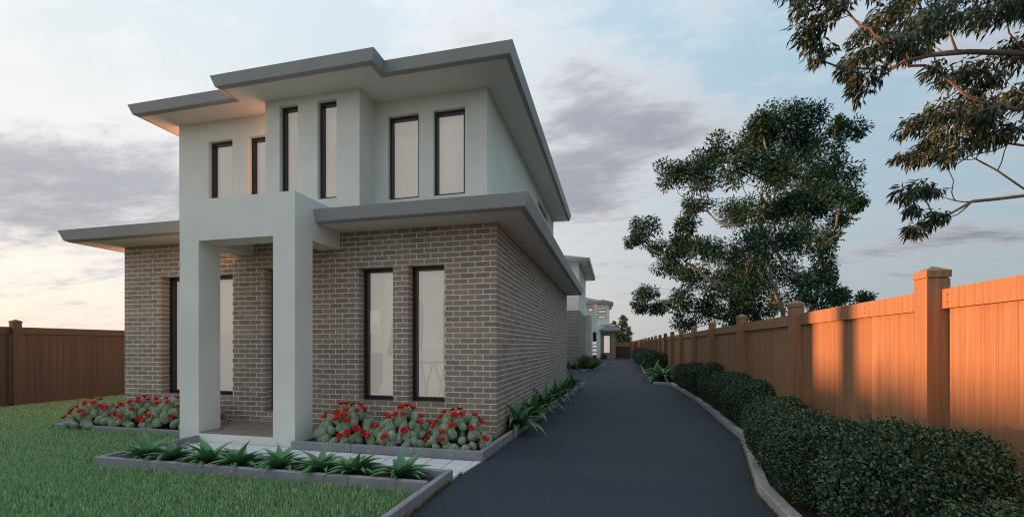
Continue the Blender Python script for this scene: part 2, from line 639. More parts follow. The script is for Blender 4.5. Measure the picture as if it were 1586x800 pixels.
# path of pale pavers from the driveway to the step
path = MB()
path.poly([(-6.26, 4.58, -0.01), (-1.8, 4.58, -0.01), (-1.69, 5.4, -0.01), (-6.26, 5.46, -0.01)])
path_o = tag(path.obj("garden_path", "soil"), kind="structure")
path_o["label"] = "pale paved path between the two planted beds"
pv_mesh = []
PW, PD = 0.285, 0.286
for t in range(4):
    p = MB()
    p.prism([(0.007, 0.007), (PW - 0.007, 0.007), (PW - 0.007, PD - 0.007), (0.007, PD - 0.007)], -0.02, 0.012, 0.2 + 0.2 * t, 0, 0.004)
    pv_mesh.append(p.mesh("paver", "paver"))
for r in range(3):
    y = 4.585 + r * PD
    xr = -1.77
    top = min(PD, 5.362 - y) if r == 2 else PD
    p = MB()
    e0, e1 = -1.765 + (y - 4.6) * .112, -1.765 + (y + top - 4.6) * .112
    p.prism([(xr + .004, y + .004), (e0, y + .004), (e1, y + top - .004), (xr + .004, y + top - .004)], -0.02, 0.012, .5)
    if r:
        p.obj("paver", "paver", path_o)
    for k in range(16):
        x1 = xr - k * PW
        if x1 - PW < -6.3:
            break
        me = random.choice(pv_mesh)
        place("paver", me, path_o, (x1 - PW, y, random.uniform(-.0015, .0015)), (0, 0, 0), (1, 1 if not (r == 2 and x1 > -4.6) else (5.362 - y) / PD, 1))
for k in range(6):
    place("paver", random.choice(pv_mesh), path_o, (-4.6 - (k + 1) * PW - .02, 4.585 + 2 * PD + .001, -.0035))


# ------------------------------------------------------------------ kerbs
def offset_path(pts, w):
    """Points moved to the right of the walking direction by w, mitred."""
    out = []
    for i, p in enumerate(pts):
        p = Vector(p)
        ns = []
        if i > 0:
            e = (p - Vector(pts[i - 1])).normalized()
            ns.append(Vector((e.y, -e.x)))
        if i < len(pts) - 1:
            e = (Vector(pts[i + 1]) - p).normalized()
            ns.append(Vector((e.y, -e.x)))
        b = sum(ns, Vector((0, 0)))
        b = b / b.dot(ns[0])
        out.append(p + b * w)
    return out


def kerb(label, group, paths, w, h, blk, mat="kerb", z0=-0.02):
    """paths: polylines of the visible outer edge; the kerb's body lies to the right of each."""
    loc = (*paths[0][0], 0)
    t = thing("garden_kerb", loc, label, "kerb", group)
    for pts in paths:
        inner = offset_path(pts, w)
        for i in range(len(pts) - 1):
            a0, a1 = Vector(pts[i]), Vector(pts[i + 1])
            b0, b1 = inner[i], inner[i + 1]
            n = max(1, round((a1 - a0).length / blk))
            gap = 0.0035 / (a1 - a0).length
            for k in range(n):
                s, e = k / n, (k + 1) / n
                if k > 0:
                    s += gap
                if k < n - 1:
                    e -= gap
                q = [b0.lerp(b1, s), b0.lerp(b1, e), a0.lerp(a1, e), a0.lerp(a1, s)]
                m = MB()
                hh = h + random.uniform(-.0025, .0025)
                pl = [(p.x - loc[0], p.y - loc[1]) for p in q]
                ar = sum(pl[j][0] * pl[(j + 1) % 4][1] - pl[(j + 1) % 4][0] * pl[j][1] for j in range(4))
                if ar < 0:
                    pl.reverse()
                m.prism(pl, z0, hh, random.random(), 0, 0.007)
                m.obj("kerb_block", mat, t)
    return t


KG = "grey concrete edging kerbs round the garden beds"
# outer edge first: body to the right of the walking direction
kerb("grey kerb round the red flowered cacti left of the porch", KG, [[(-9.86, 6.5), (-9.82, 5.71), (-6.69, 5.69)][::-1]], 0.065, 0.1, 0.95)
kerb("grey kerb round the agave row in front of the porch, running on along the lawn edge", KG,
     [[(-1.868, 4.09), (-6.345, 4.09), (-6.345, 5.45)], [(-1.77, 4.60), (-1.79, 3.1), (-1.80, -4.0)], [(-6.27, 4.575), (-1.843, 4.575)]], 0.068, 0.115, 0.95)
kerb("grey kerb round the cactus bed at the brick corner, running on beside the driveway", KG,
     [[(-1.09, 16.7), (-1.2, 14.6), (-1.665, 5.40), (-4.545, 5.365)]], 0.07, 0.125, 0.95)
kerb("pale wavy kerb along the hedge on the right side of the driveway", KG, [RK1], 0.11, 0.1, 0.8, "kerb_pale")
kerb("pale kerb along the far hedge beyond the strappy plants", KG, [RK2], 0.11, 0.1, 1.0, "kerb_pale")
kerb("pale kerb round the grass tuft bed at the second house", KG, [[(-6.5, 25.35), (-1.75, 25.75), (-1.3, 27.2), (-1.2, 33.0)][::-1]], 0.1, 0.1, 1.0, "kerb_pale")


# ------------------------------------------------------------------ houses
def cells(lo, hi, cuts):
    c = sorted({lo, hi, *[x for x in cuts if lo < x < hi]})
    return list(zip(c[:-1], c[1:]))


def wall_x(mb, x0, x1, y, z0, z1, holes, depth, mi=0):
    """Wall facing -Y with holes (hx0,hx1,hz0,hz1) and their reveals."""
    for a, b in cells(x0, x1, [v for h in holes for v in h[:2]]):
        for c, d in cells(z0, z1, [v for h in holes for v in h[2:4]]):
            mx, mz = (a + b) / 2, (c + d) / 2
            if any(h[0] < mx < h[1] and h[2] < mz < h[3] for h in holes):
                continue
            mb.poly([(a, y, c), (b, y, c), (b, y, d), (a, y, d)], 0.5, mi)
    for a, b, c, d in [h[:4] for h in holes]:
        e = y + depth
        mb.poly([(a, y, c), (a, y, d), (a, e, d), (a, e, c)], 0.5, mi)
        mb.poly([(b, y, c), (b, e, c), (b, e, d), (b, y, d)], 0.5, mi)
        mb.poly([(a, y, c), (a, e, c), (b, e, c), (b, y, c)], 0.5, mi)
        mb.poly([(a, y, d), (b, y, d), (b, e, d), (a, e, d)], 0.5, mi)


def wall_y(mb, y0, y1, x, z0, z1, holes, depth, mi=0):
    """Wall facing +X with holes (hy0,hy1,hz0,hz1)."""
    for a, b in cells(y0, y1, [v for h in holes for v in h[:2]]):
        for c, d in cells(z0, z1, [v for h in holes for v in h[2:4]]):
            my, mz = (a + b) / 2, (c + d) / 2
            if any(h[0] < my < h[1] and h[2] < mz < h[3] for h in holes):
                continue
            mb.poly([(x, a, c), (x, b, c), (x, b, d), (x, a, d)], 0.5, mi)
    for a, b, c, d in [h[:4] for h in holes]:
        e = x - depth
        mb.poly([(x, a, c), (e, a, c), (e, a, d), (x, a, d)], 0.5, mi)
        mb.poly([(x, b, c), (x, b, d), (e, b, d), (e, b, c)], 0.5, mi)
        mb.poly([(x, a, c), (x, b, c), (e, b, c), (e, a, c)], 0.5, mi)
        mb.poly([(x, a, d), (e, a, d), (e, b, d), (x, b, d)], 0.5, mi)


def window(parent, x0, x1, y, z0, z1, fw=0.055, fd=0.09, blind="blind", facing="-y", bars=()):
    """Black frame with its front at y, glass pane and blind behind it."""
    W = x1 - x0
    m = MB()
    m.box(0, fw, 0, fd, 0, z1 - z0)
    m.box(W - fw, W, 0, fd, 0, z1 - z0)
    m.box(fw, W - fw, 0.001, fd, 0, fw)
    m.box(fw, W - fw, 0.001, fd, z1 - z0 - fw, z1 - z0)
    for bz in bars:
        m.box(fw, W - fw, 0.004, fd - .004, bz - fw / 2, bz + fw / 2)
    rz = 0 if facing == "-y" else math.pi / 2
    loc = (x0, y, z0) if facing == "-y" else (y, x0, z0)
    o = place("window", m.mesh("window", "frame_black"), parent, loc, (0, 0, rz))
    gm = MB()
    gm.poly([(fw, 0.05, fw), (W - fw, 0.05, fw), (W - fw, 0.05, z1 - z0 - fw), (fw, 0.05, z1 - z0 - fw)])
    gm.obj("glass_pane", "glass", o)
    bm = MB()
    bm.box(-0.02, W + 0.02, 0.10, 0.112, -0.02, z1 - z0 + 0.02)
    bm.obj("blind", blind, o)
    return o


def sweep(mb, pts, prof, closed=False, mi=0):
    """Sweep a profile (outward offset, z) along a plan polyline; outward = right of walking direction."""
    rings = []
    for d, z in prof:
        rings.append([(p.x, p.y, z) for p in offset_path(pts, d)])
    for k in range(len(prof) - 1):
        for i in range(len(pts) - 1):
            mb.poly([rings[k][i], rings[k][i + 1], rings[k + 1][i + 1], rings[k + 1][i]], 0.5, mi)
    for e in (0, len(pts) - 1):
        q = [rings[k][e] for k in range(len(prof))]
        mb.poly(q if e else q[::-1], 0.5, mi)


def gutter_prof(z, h=0.17):
    return [(0.0, z), (0.0, z - 0.012), (0.012, z - 0.012), (0.075, z + 0.012), (0.082, z + 0.022), (0.135, z + 0.022 + h), (0.118, z + 0.024 + h), (0.0, z + 0.02 + h * 0.8)]


XL, XR, YF, YB = -9.34, -1.787, 6.534, 16.73
CH = 0.086
S1, S2 = 3.426, 6.25
house = thing("townhouse", (-5.5, 6.534, 0), "nearest two storey townhouse, brown brick below white render with a square porch", "house", "townhouses along the driveway")
HX, HY = -5.5, 6.534


class HMB(MB):
    """Mesh built in world coordinates, stored relative to the front house's base point."""

    def obj(self, name, mats, parent=None, smooth=False, loc=None, kind=None):
        self.v = [(x - HX, y - HY, z) for x, y, z in self.v]
        return MB.obj(self, name, mats, parent or house, smooth, kind=kind)


holes = [(-8.425, -6.777, 3.42 - 33 * CH, 3.42 - 7 * CH), (-6.079, -5.15, 3.42 - 36 * CH, 2.875),
         (-4.196, -3.567, 3.42 - 33 * CH, 3.42 - 7 * CH), (-3.287, -2.658, 3.42 - 33 * CH, 3.42 - 7 * CH)]
RV = 0.165
w = HMB()
o_ = 0.004
wall_x(w, XL + o_, XR - o_, YF + o_, -0.03, 3.43, [(a - o_, b + o_, c - o_, d + o_) for a, b, c, d in holes], RV + 0.05)
w.poly([(XR - o_, YF + o_, -.03), (XR - o_, YB, -.03), (XR - o_, YB, 3.43), (XR - o_, YF + o_, 3.43)])
w.poly([(XL + o_, YF + o_, -.03), (XL + o_, YF + o_, 3.43), (XL + o_, YB, 3.43), (XL + o_, YB, -.03)])
w.poly([(XL + o_, YB - o_, -.03), (XL + o_, YB - o_, 3.43), (XR - o_, YB - o_, 3.43), (XR - o_, YB - o_, -.03)])
brick_wall = w.obj("brick_wall", "mortar")

BL, BJ = 0.25, 0.0135


def brick_poly(mb, w_, d_, h_, tint):
    """A brick seen from -Y: front face with a worn (chamfered) arris, sides going back."""
    c = 0.0035
    V = [(c, 0, c), (w_ - c, 0, c), (w_ - c, 0, h_ - c), (c, 0, h_ - c),
         (0, c, 0), (w_, c, 0), (w_, c, h_), (0, c, h_), (0, d_, 0), (w_, d_, 0), (w_, d_, h_), (0, d_, h_)]
    Fc = [(0, 1, 2, 3)]
    for i in range(4):
        j = (i + 1) % 4
        Fc.append((i + 4, j + 4, j, i))
        Fc.append((i + 8, j + 8, j + 4, i + 4))
    mb.raw(V, Fc, tint)


front_bricks = []
for k in range(40):
    zt = 3.42 - k * CH
    z0, z1 = zt - CH + BJ, zt
    off = 0.0 if k % 2 else BL / 2
    x = XR - (BL - 0.02 if k % 2 == 0 else 0.115)
    edges = [XR]
    while x > XL + 0.03:
        edges.append(x)
        x -= BL
    edges.append(XL)
    for e1, e0 in zip(edges[:-1], edges[1:]):
        a = e0 + (BJ if e0 != XL else 0)
        segs = [(a, e1, z0, z1)]
        for hx0, hx1, hz0, hz1 in holes:
            nxt = []
            for s0, s1, c0, c1 in segs:
                if hz1 <= c0 + .004 or hz0 >= c1 - .004 or hx1 <= s0 or hx0 >= s1:
                    nxt.append((s0, s1, c0, c1))
                    continue
                if c1 - hz1 > 0.02:
                    nxt.append((s0, s1, hz1 + .001, c1))
                    c1 = hz1
                if hz0 - c0 > 0.02:
                    nxt.append((s0, s1, c0, hz0 - .001))
                if s0 < hx0 - .02:
                    nxt.append((s0, hx0, c0, c1))
                if s1 > hx1 + .02:
                    nxt.append((hx1, s1, c0, c1))
            segs = nxt
        for s in segs:
            if s[1] - s[0] > 0.02:
                front_bricks.append(s + ((0.115 if k % 2 == 0 else 0.23) if s[1] == XR else 0.17,))


def seen(s):
    x, z = (s[0] + s[1]) / 2, (s[2] + s[3]) / 2
    behind_pillar = -6.0 > x > -6.95 or -4.56 > x > -5.3
    low = z < 0.25 if (x < -6.7 or x > -4.5) else z < 0.16
    return (1 if (behind_pillar or low or s[1] - s[0] < 0.15) else 0, -x)


front_bricks.sort(key=seen)
bmeshes = {}
for s in front_bricks[:290]:
    wq, hq = round(s[1] - s[0], 3), round(s[3] - s[2], 3)
    key = (wq, hq, s[4], random.randrange(7))
    if key not in bmeshes:
        m = MB()
        brick_poly(m, wq, s[4], hq, random.uniform(0.05, 0.95))
        bmeshes[key] = m.mesh("brick", "brick")
    place("brick", bmeshes[key], brick_wall, (s[0] - HX, YF - HY + random.uniform(-.0015, .0015), s[2]))
rest = HMB()
for s in front_bricks[290:]:
    m = MB()
    brick_poly(m, s[1] - s[0], s[4], s[3] - s[2], 0)
    t = random.uniform(0.05, 0.95)
    dyy = random.uniform(-.0015, .0015)
    rest.raw([(p[0] + s[0], p[1] + YF + dyy, p[2] + s[2]) for p in m.v], m.f, t)
for k in range(40):
    zt = 3.42 - k * CH
    prev = YF + (0.115 if k % 2 == 0 else 0.23) + BJ
    y = prev + BL
    while prev < YB - 0.02:
        e = min(y, YB)
        m = MB()
        brick_poly(m, e - BJ - prev, 0.1, CH - BJ, 0)
        t = random.uniform(0.05, 0.95)
        rest.raw([(XR - p[1], prev + p[0], zt - CH + BJ + p[2]) for p in m.v], m.f, t)
        prev = e
        y += BL
rest.obj("brick", "brick", brick_wall, kind="stuff")

# upper storey in pale render: three front planes A, B (proud), C
YA, YBf, YC = 7.50, 7.145, 7.68
XA, XB0, XB1, XC = -9.177, -6.634, -4.575, -2.288
ZU = 3.5
hA = [(-8.398, -7.779, 4.25, 5.82), (-7.379, -6.76, 4.25, 5.82)]
hB = [(-6.309, -5.894, 4.262, 6.125), (-5.465, -5.055, 4.262, 6.115)]
hC = [(-4.299, -3.648, 4.332, 5.958), (-3.351, -2.716, 4.336, 5.955)]
hS = [(13.2, 15.15, 5.79, 6.0)]
u = HMB()
wall_x(u, XA, XB0, YA, ZU, S2 + .01, hA, 0.2)
wall_x(u, XB0, XB1, YBf, ZU, S2 + .01, hB, 0.2)
wall_x(u, XB1, XC, YC, ZU, S2 + .01, hC, 0.2)
u.poly([(XB1, YBf, ZU), (XB1, YC, ZU), (XB1, YC, S2 + .01), (XB1, YBf, S2 + .01)])
u.poly([(XB0, YBf, ZU), (XB0, YBf, S2 + .01), (XB0, YA, S2 + .01), (XB0, YA, ZU)])
wall_y(u, YC, 16.6, XC, ZU, S2 + .01, hS, 0.2)
u.poly([(XA, YA, ZU), (XA, YA, S2 + .01), (XA, 16.6, S2 + .01), (XA, 16.6, ZU)])
u.poly([(XA, 16.6, ZU), (XA, 16.6, S2 + .01), (XC, 16.6, S2 + .01), (XC, 16.6, ZU)])
u.obj("rendered_wall", "render_wall")


def house_window(*a, **k):
    o = window(house, *a, **k)
    o.location.x -= HX
    o.location.y -= HY
    return o


for (a, b, c, d), y in [(h, YA + .085) for h in hA] + [(h, YBf + .085) for h in hB] + [(h, YC + .085) for h in hC]:
    house_window(a, b, y, c, d)
house_window(13.2, 15.15, XC - .1, 5.79, 6.0, facing="+x", fw=.045, blind="blind_shade")
lw = [house_window(a, b, YF + RV, c, d, fw=0.066) for a, b, c, d in holes]
# furnished rooms showing faintly through the two windows by the brick corner
r = MB()
r.box(0.06, 0.235, 0.085, 0.097, 1.13, 1.52)
r.obj("picture", "blind_pale", lw[2])
r = MB()
for cx, cz in ((0.10, 1.2), (0.155, 1.2), (0.21, 1.2), (0.128, 1.245), (0.183, 1.245), (0.128, 1.155), (0.183, 1.155), (0.155, 1.29)):
    n = 14
    V = []
    for k in range(n):
        t = 2 * math.pi * k / n
        for rr in (0.017, 0.026):
            V.append((cx + rr * math.cos(t), 0.082, cz + rr * math.sin(t)))
    r.raw(V, [(2 * k, 2 * ((k + 1) % n), 2 * ((k + 1) % n) + 1, 2 * k + 1) for k in range(n)])
r.obj("picture_rings", "blind_shade", lw[2])
r = MB()
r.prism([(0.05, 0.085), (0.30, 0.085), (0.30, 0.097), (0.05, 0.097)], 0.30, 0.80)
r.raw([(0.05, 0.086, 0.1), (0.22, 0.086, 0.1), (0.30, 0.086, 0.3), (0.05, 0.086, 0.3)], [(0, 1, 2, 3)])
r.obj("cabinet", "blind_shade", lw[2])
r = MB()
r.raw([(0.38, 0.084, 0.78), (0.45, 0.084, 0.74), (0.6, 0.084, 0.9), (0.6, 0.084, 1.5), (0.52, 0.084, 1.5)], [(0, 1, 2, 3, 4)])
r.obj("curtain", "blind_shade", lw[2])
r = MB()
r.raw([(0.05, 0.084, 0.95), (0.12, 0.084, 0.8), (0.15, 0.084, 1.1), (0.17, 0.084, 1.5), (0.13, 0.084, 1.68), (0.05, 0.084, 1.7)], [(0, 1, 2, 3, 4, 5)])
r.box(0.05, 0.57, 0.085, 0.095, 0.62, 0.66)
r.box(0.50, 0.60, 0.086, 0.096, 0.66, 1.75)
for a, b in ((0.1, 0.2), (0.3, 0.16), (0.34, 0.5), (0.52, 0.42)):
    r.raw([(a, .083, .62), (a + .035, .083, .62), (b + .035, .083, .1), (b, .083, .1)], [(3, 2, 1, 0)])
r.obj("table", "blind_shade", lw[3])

# soffits, gutters, roofs
sf = HMB()
EU = [(-1.74, 16.62), (-1.74, 6.96), (-4.02, 6.96), (-4.02, 6.61), (-7.09, 6.61), (-7.09, 7.0), (-9.6, 7.0), (-9.6, 16.62)]
zu = S2
for q in ([(-9.6, 7.0), (-7.09, 7.0), (-7.09, 16.62), (-9.6, 16.62)], [(-7.09, 6.61), (-4.02, 6.61), (-4.02, 16.62), (-7.09, 16.62)],
          [(-4.02, 6.96), (-1.74, 6.96), (-1.74, 16.62), (-4.02, 16.62)]):
    sf.poly([(x, y, zu) for x, y in q][::-1])
EL = [(-1.29, 16.74), (-1.29, 5.99), (-4.556, 5.99)]
ELL = [(-6.672, 5.99), (-9.84, 5.99), (-9.84, 16.74)]
for q in ([(-9.84, 5.99), (-6.672, 5.99), (-6.672, 7.6), (-9.84, 7.6)], [(-4.556, 5.99), (-1.29, 5.99), (-1.29, 16.74), (-4.556, 16.74)],
          [(-6.672, 5.82), (-4.556, 5.82), (-4.556, 7.6), (-6.672, 7.6)], [(-9.84, 7.6), (-9.3, 7.6), (-9.3, 16.74), (-9.84, 16.74)]):
    sf.poly([(x, y, S1) for x, y in q][::-1])
sf.obj("soffit", "soffit")
for z, paths in ((S2, [EU]), (S1, [EL, ELL])):
    gm = HMB()
    for pts in paths:
        sweep(gm, pts[::-1], gutter_prof(z))
    gm.obj("gutter", "fascia")
rm = HMB()
zt = S1 + .19
rm.poly([(-9.9, 5.9, zt), (-1.2, 5.9, zt), (-2.5, 7.7, zt + .55), (-9.0, 7.7, zt + .55)])
rm.poly([(-1.2, 5.9, zt), (-1.2, 16.74, zt), (-2.5, 16.74, zt + .55), (-2.5, 7.7, zt + .55)])
rm.poly([(-9.9, 5.9, zt), (-9.0, 7.7, zt + .55), (-9.0, 16.74, zt + .55), (-9.9, 16.74, zt)])
zt = S2 + .19
rm.poly([(-9.7, 6.9, zt), (-1.66, 6.9, zt), (-5.6, 10.8, zt + 1.0)])
rm.poly([(-1.66, 6.9, zt), (-1.66, 16.62, zt), (-5.6, 12.7, zt + 1.0), (-5.6, 10.8, zt + 1.0)])
rm.poly([(-9.7, 6.9, zt), (-5.6, 10.8, zt + 1.0), (-5.6, 12.7, zt + 1.0), (-9.7, 16.62, zt)])
rm.poly([(-9.7, 16.62, zt), (-5.6, 12.7, zt + 1.0), (-1.66, 16.62, zt)])
rm.poly([(-7.17, 6.53, zt), (-3.94, 6.53, zt), (-3.94, 7.4, zt + .14), (-7.17, 7.4, zt + .14)])
rm.obj("roof", "roof_tile")

m = HMB()
m.box(-9.3, -4.2, YB + .01, 26.38, -.03, 3.4)  # unseen wing, added to keep the low sun off the fence between the houses
m.obj("sun_block_wing", "render_wall")

# porch
PX0, PX1, PYF = -6.671, -4.557, 5.46
for a, b in ((PX0, PX0 + .368), (PX1 - .378, PX1)):
    m = HMB()
    m.box(a, b, PYF, PYF + .384, -.02, 3.131)
    m.obj("porch_pillar", "render_wall")
m = HMB()
m.box(PX0, PX1, PYF - .0005, PYF + .384, 3.131, 3.77)
m.box(PX0, PX0 + .368, PYF + .384, YF - .003, 3.131, 3.77)
m.box(PX1 - .378, PX1, PYF + .384, YF - .003, 3.131, 3.77)
m.box(PX0 + .368, PX1 - .378, PYF + .384, YF + .9, 3.62, 3.765)
m.box(PX0, PX1, YF + .92, 7.14, 3.5, 3.768)
m.obj("porch_beam", "render_wall")
m = HMB()
m.box(PX0 + .368, PX1 - .378, PYF + .004, PYF + .384, -.02, .14)
m.box(PX0 + .002, PX1 - .002, PYF + .384, YF + .02, -.02, .14)
step = m.obj("porch_floor", "render_wall")
tw = 0.44
for i in range(5):
    for j in range(3):
        x0, x1 = PX0 + .01 + i * tw, PX0 + .01 + (i + 1) * tw
        y0, y1 = PYF + .006 + j * .36, PYF + .006 + (j + 1) * .36
        x1 = min(x1, PX1 - .004)
        y1 = min(y1, YF + .004)
        if j == 0:
            y1c = PYF + .385
            x0, x1 = max(x0, PX0 + .37), min(x1, PX1 - .38)
            y1 = min(y1, y1c)
        if j == 1:
            y0 = PYF + .386 if False else y0
            if x0 < PX0 + .368 or x1 > PX1 - .378:
                y0 = max(y0, PYF + .386)
        if x1 - x0 < .05 or y1 - y0 < .05:
            continue
        t = MB()
        t.prism([(x0 + .003 - HX, y0 + .003 - HY), (x1 - .003 - HX, y0 + .003 - HY), (x1 - .003 - HX, y1 - .003 - HY), (x0 + .003 - HX, y1 - .003 - HY)], .14, .157, random.random(), 0, .002)
        t.obj("floor_tile", "porch_tile", step)


# ---- the two houses farther up the driveway
def hip_roof(mb, x0, x1, y0, y1, z, h, mi=0):
    """Hip roof with courses of tiles stepped so that they have edges."""
    w2, l2 = (x1 - x0) / 2, (y1 - y0) / 2
    r = min(w2, l2)
    n = 14
    for k in range(n):
        a, b = r * k / n, r * (k + 1) / n
        za, zb = z + h * k / n + 0.02, z + h * (k + 1) / n
        o = [(x0 + a, y0 + a, za), (x1 - a, y0 + a, za), (x1 - a, y1 - a, za), (x0 + a, y1 - a, za)]
        i = [(x0 + b, y0 + b, zb), (x1 - b, y0 + b, zb), (x1 - b, y1 - b, zb), (x0 + b, y1 - b, zb)]
        lo = [(p[0], p[1], p[2] - 0.022) for p in o]
        for j in range(4):
            q = (j + 1) % 4
            t = random.random()
            mb.poly([o[j], o[q], i[q], i[j]], t, mi)
            mb.poly([lo[j], lo[q], o[q], o[j]], t, mi)


def eaves(parent, x0, x1, y0, y1, z, roof_h, lx, ly):
    m = MB()
    m.poly([(x0 - lx, y0 - ly, z), (x0 - lx, y1 - ly, z), (x1 - lx, y1 - ly, z), (x1 - lx, y0 - ly, z)])
    m.obj("soffit", "soffit", parent)
    m = MB()
    P = [(x0 - lx, y1 - ly), (x0 - lx, y0 - ly), (x1 - lx, y0 - ly), (x1 - lx, y1 - ly), (x0 - lx + .01, y1 - ly)]
    sweep(m, P, gutter_prof(z))
    m.obj("gutter", "fascia", parent)
    m = MB()
    hip_roof(m, x0 - lx - .1, x1 - lx + .1, y0 - ly - .1, y1 - ly + .1, z + .18, roof_h)
    m.obj("roof", "far_roof_tile", parent)


h2 = thing("townhouse", (-5, 26.4, 0), "second townhouse beyond the near one, white upper storey over a brick corner", "house", "townhouses along the driveway")
m = MB()
m.box(-4, 2.875, 0, 5.8, -.03, 3.63)
m.obj("brick_wall", "far_brick", h2)
m = MB()
m.box(-4, 2.89, -.02, 6.5, 3.632, 6.45)
m.box(-1, 3.353, 6.0, 7.6, -.03, 3.78)
m.obj("rendered_wall", "render_wall", h2)
m = MB()
m.box(-4, 1.2, 6.6, 21, -.03, 6.0)  # unseen block, added to shade the far stretch of fence from the sun
m.obj("rear_sun_block", "render_wall", h2)
eaves(h2, -9.6, -1.55, 25.85, 33.6, 6.45, 1.35, -5, 26.4)
for z in (5.18, 4.62):
    wn = window(h2, 3.9, 5.0, 2.9, z, z + .36, fw=.06, facing="+x", blind="blind_shade")

h3 = thing("townhouse", (-2, 50, 0), "farthest townhouse at the driveway's end with a tall pink lit window", "house", "townhouses along the driveway")
m = MB()
wall_x(m, .44, 2.07, 0, -.03, 3.1, [(.72, 1.55, .62, 2.72)], .2)
m.poly([(2.07, 0, -.03), (2.07, 9, -.03), (2.07, 9, 3.1), (2.07, 0, 3.1)])
m.obj("brick_wall", "porch_tile", h3)
window(h3, .72, 1.55, .06, .62, 2.72, fw=.09, blind="far_blind")
m = MB()
wall_x(m, .0, 1.34, -.0, 3.86, 6.2, [(.13, 1.08, 5.15, 5.52), (.13, 1.08, 4.55, 4.93)], .15)
m.poly([(1.34, 0, 3.86), (1.34, 8, 3.86), (1.34, 8, 6.2), (1.34, 0, 6.2)])
m.poly([(0, 0, 3.86), (0, 0, 6.2), (0, .8, 6.2), (0, .8, 3.86)])
m.poly([(0, 0, 3.86), (0, .8, 3.86), (1.34, .8, 3.86), (1.34, 0, 3.86)])
wall_x(m, -3.5, 0.0, .6, 3.3, 6.2, [(-1.02, -.38, 5.4, 5.84), (-1.02, -.38, 4.8, 5.24)], .15)
wall_x(m, -3.5, 0.44, .3, -.03, 3.4, [(-.56, .0, .02, 3.05)], .25)
m.box(0.01, .45, -.25, .6, -.03, 3.86)
m.poly([(-3.5, .3, 3.4), (.44, .3, 3.4), (.44, .9, 3.4), (-3.5, .9, 3.4)])
m.poly([(.45, .12, 3.1), (2.07, .12, 3.1), (2.07, .12, 3.9), (.45, .12, 3.9)])
m.obj("rendered_wall", "render_wall", h3)
window(h3, .13, 1.08, .05, 5.15, 5.52, fw=.08, blind="far_blind")
window(h3, .13, 1.08, .05, 4.55, 4.93, fw=.08, blind="far_blind")
window(h3, -1.02, -.38, .65, 5.4, 5.84, fw=.08, blind="far_blind")
window(h3, -1.02, -.38, .65, 4.8, 5.24, fw=.08, blind="far_blind")
m = MB()
m.box(-.56, 0, .42, .47, .02, 3.05)
door = m.obj("front_door", "frame_black", h3)
for z in (.45, .86, 1.28, 1.68):
    m = MB()
    m.box(-.55, -.01, .405, .425, z, z + .29)
    m.obj("glass_panel", "far_blind", door)
m = MB()
m.box(-6.5, -3.6, -2.2, 3, -.03, 6.1)  # unseen wing, added to stop the sun reaching the upper storey's left face
m.obj("rendered_wall", "render_wall", h3)
eaves(h3, -2.35, -.28, 49.65, 53.5, 6.18, .4, -2, 50)
eaves(h3, -3.6, -1.9, 50.1, 54, 6.2, .4, -2, 50)
eaves(h3, -8, -.5, 50.7, 58.5, 6.22, 1.25, -2, 50)
eaves(h3, -1.55, .55, 49.5, 54, 3.12, .75, -2, 50)


# ------------------------------------------------------------------ fences
def fence_meshes(mat):
    d = {}
    H = 1.93
    d["paling"] = []
    for t in range(6):
        m = MB()
        c = 0.004
        wv = 0.15
        m.raw([(0, 0.0005, 0), (0, wv - .0005, 0), (0, wv - .0005, H), (0, .0005, H), (-c, c, 0), (-c, wv - c, 0), (-c, wv - c, H), (-c, c, H),
               (.018, 0.0005, 0), (.018, wv - .0005, 0), (.018, wv - .0005, H), (.018, .0005, H)],
              [(7, 6, 5, 4), (0, 3, 7, 4), (1, 5, 6, 2), (3, 2, 6, 7), (8, 9, 10, 11), (3, 11, 10, 2), (0, 8, 11, 3), (1, 2, 10, 9)], t / 5)
        d["paling"].append(m.mesh("paling", mat))
    m = MB()
    m.prism([(-.0775, -.0775), (.0775, -.0775), (.0775, .0775), (-.0775, .0775)], -.05, 2.035, .3)
    m.prism([(-.07, -.07), (.07, -.07), (.07, .07), (-.07, .07)], 2.035, 2.046, .1)
    d["post"] = m.mesh("post", mat)
    m = MB()
    s = .084
    m.prism([(-s, -s), (s, -s), (s, s), (-s, s)], 2.046, 2.1, .55)
    V = [(-s, -s, 2.1), (s, -s, 2.1), (s, s, 2.1), (-s, s, 2.1), (0, 0, 2.145)]
    m.raw(V, [(0, 1, 4), (1, 2, 4), (2, 3, 4), (3, 0, 4)], .6)
    d["cap"] = m.mesh("post_cap", mat)
    return d


FM = {k: fence_meshes(k) for k in ("fence_wood", "fence_wood_dark")}


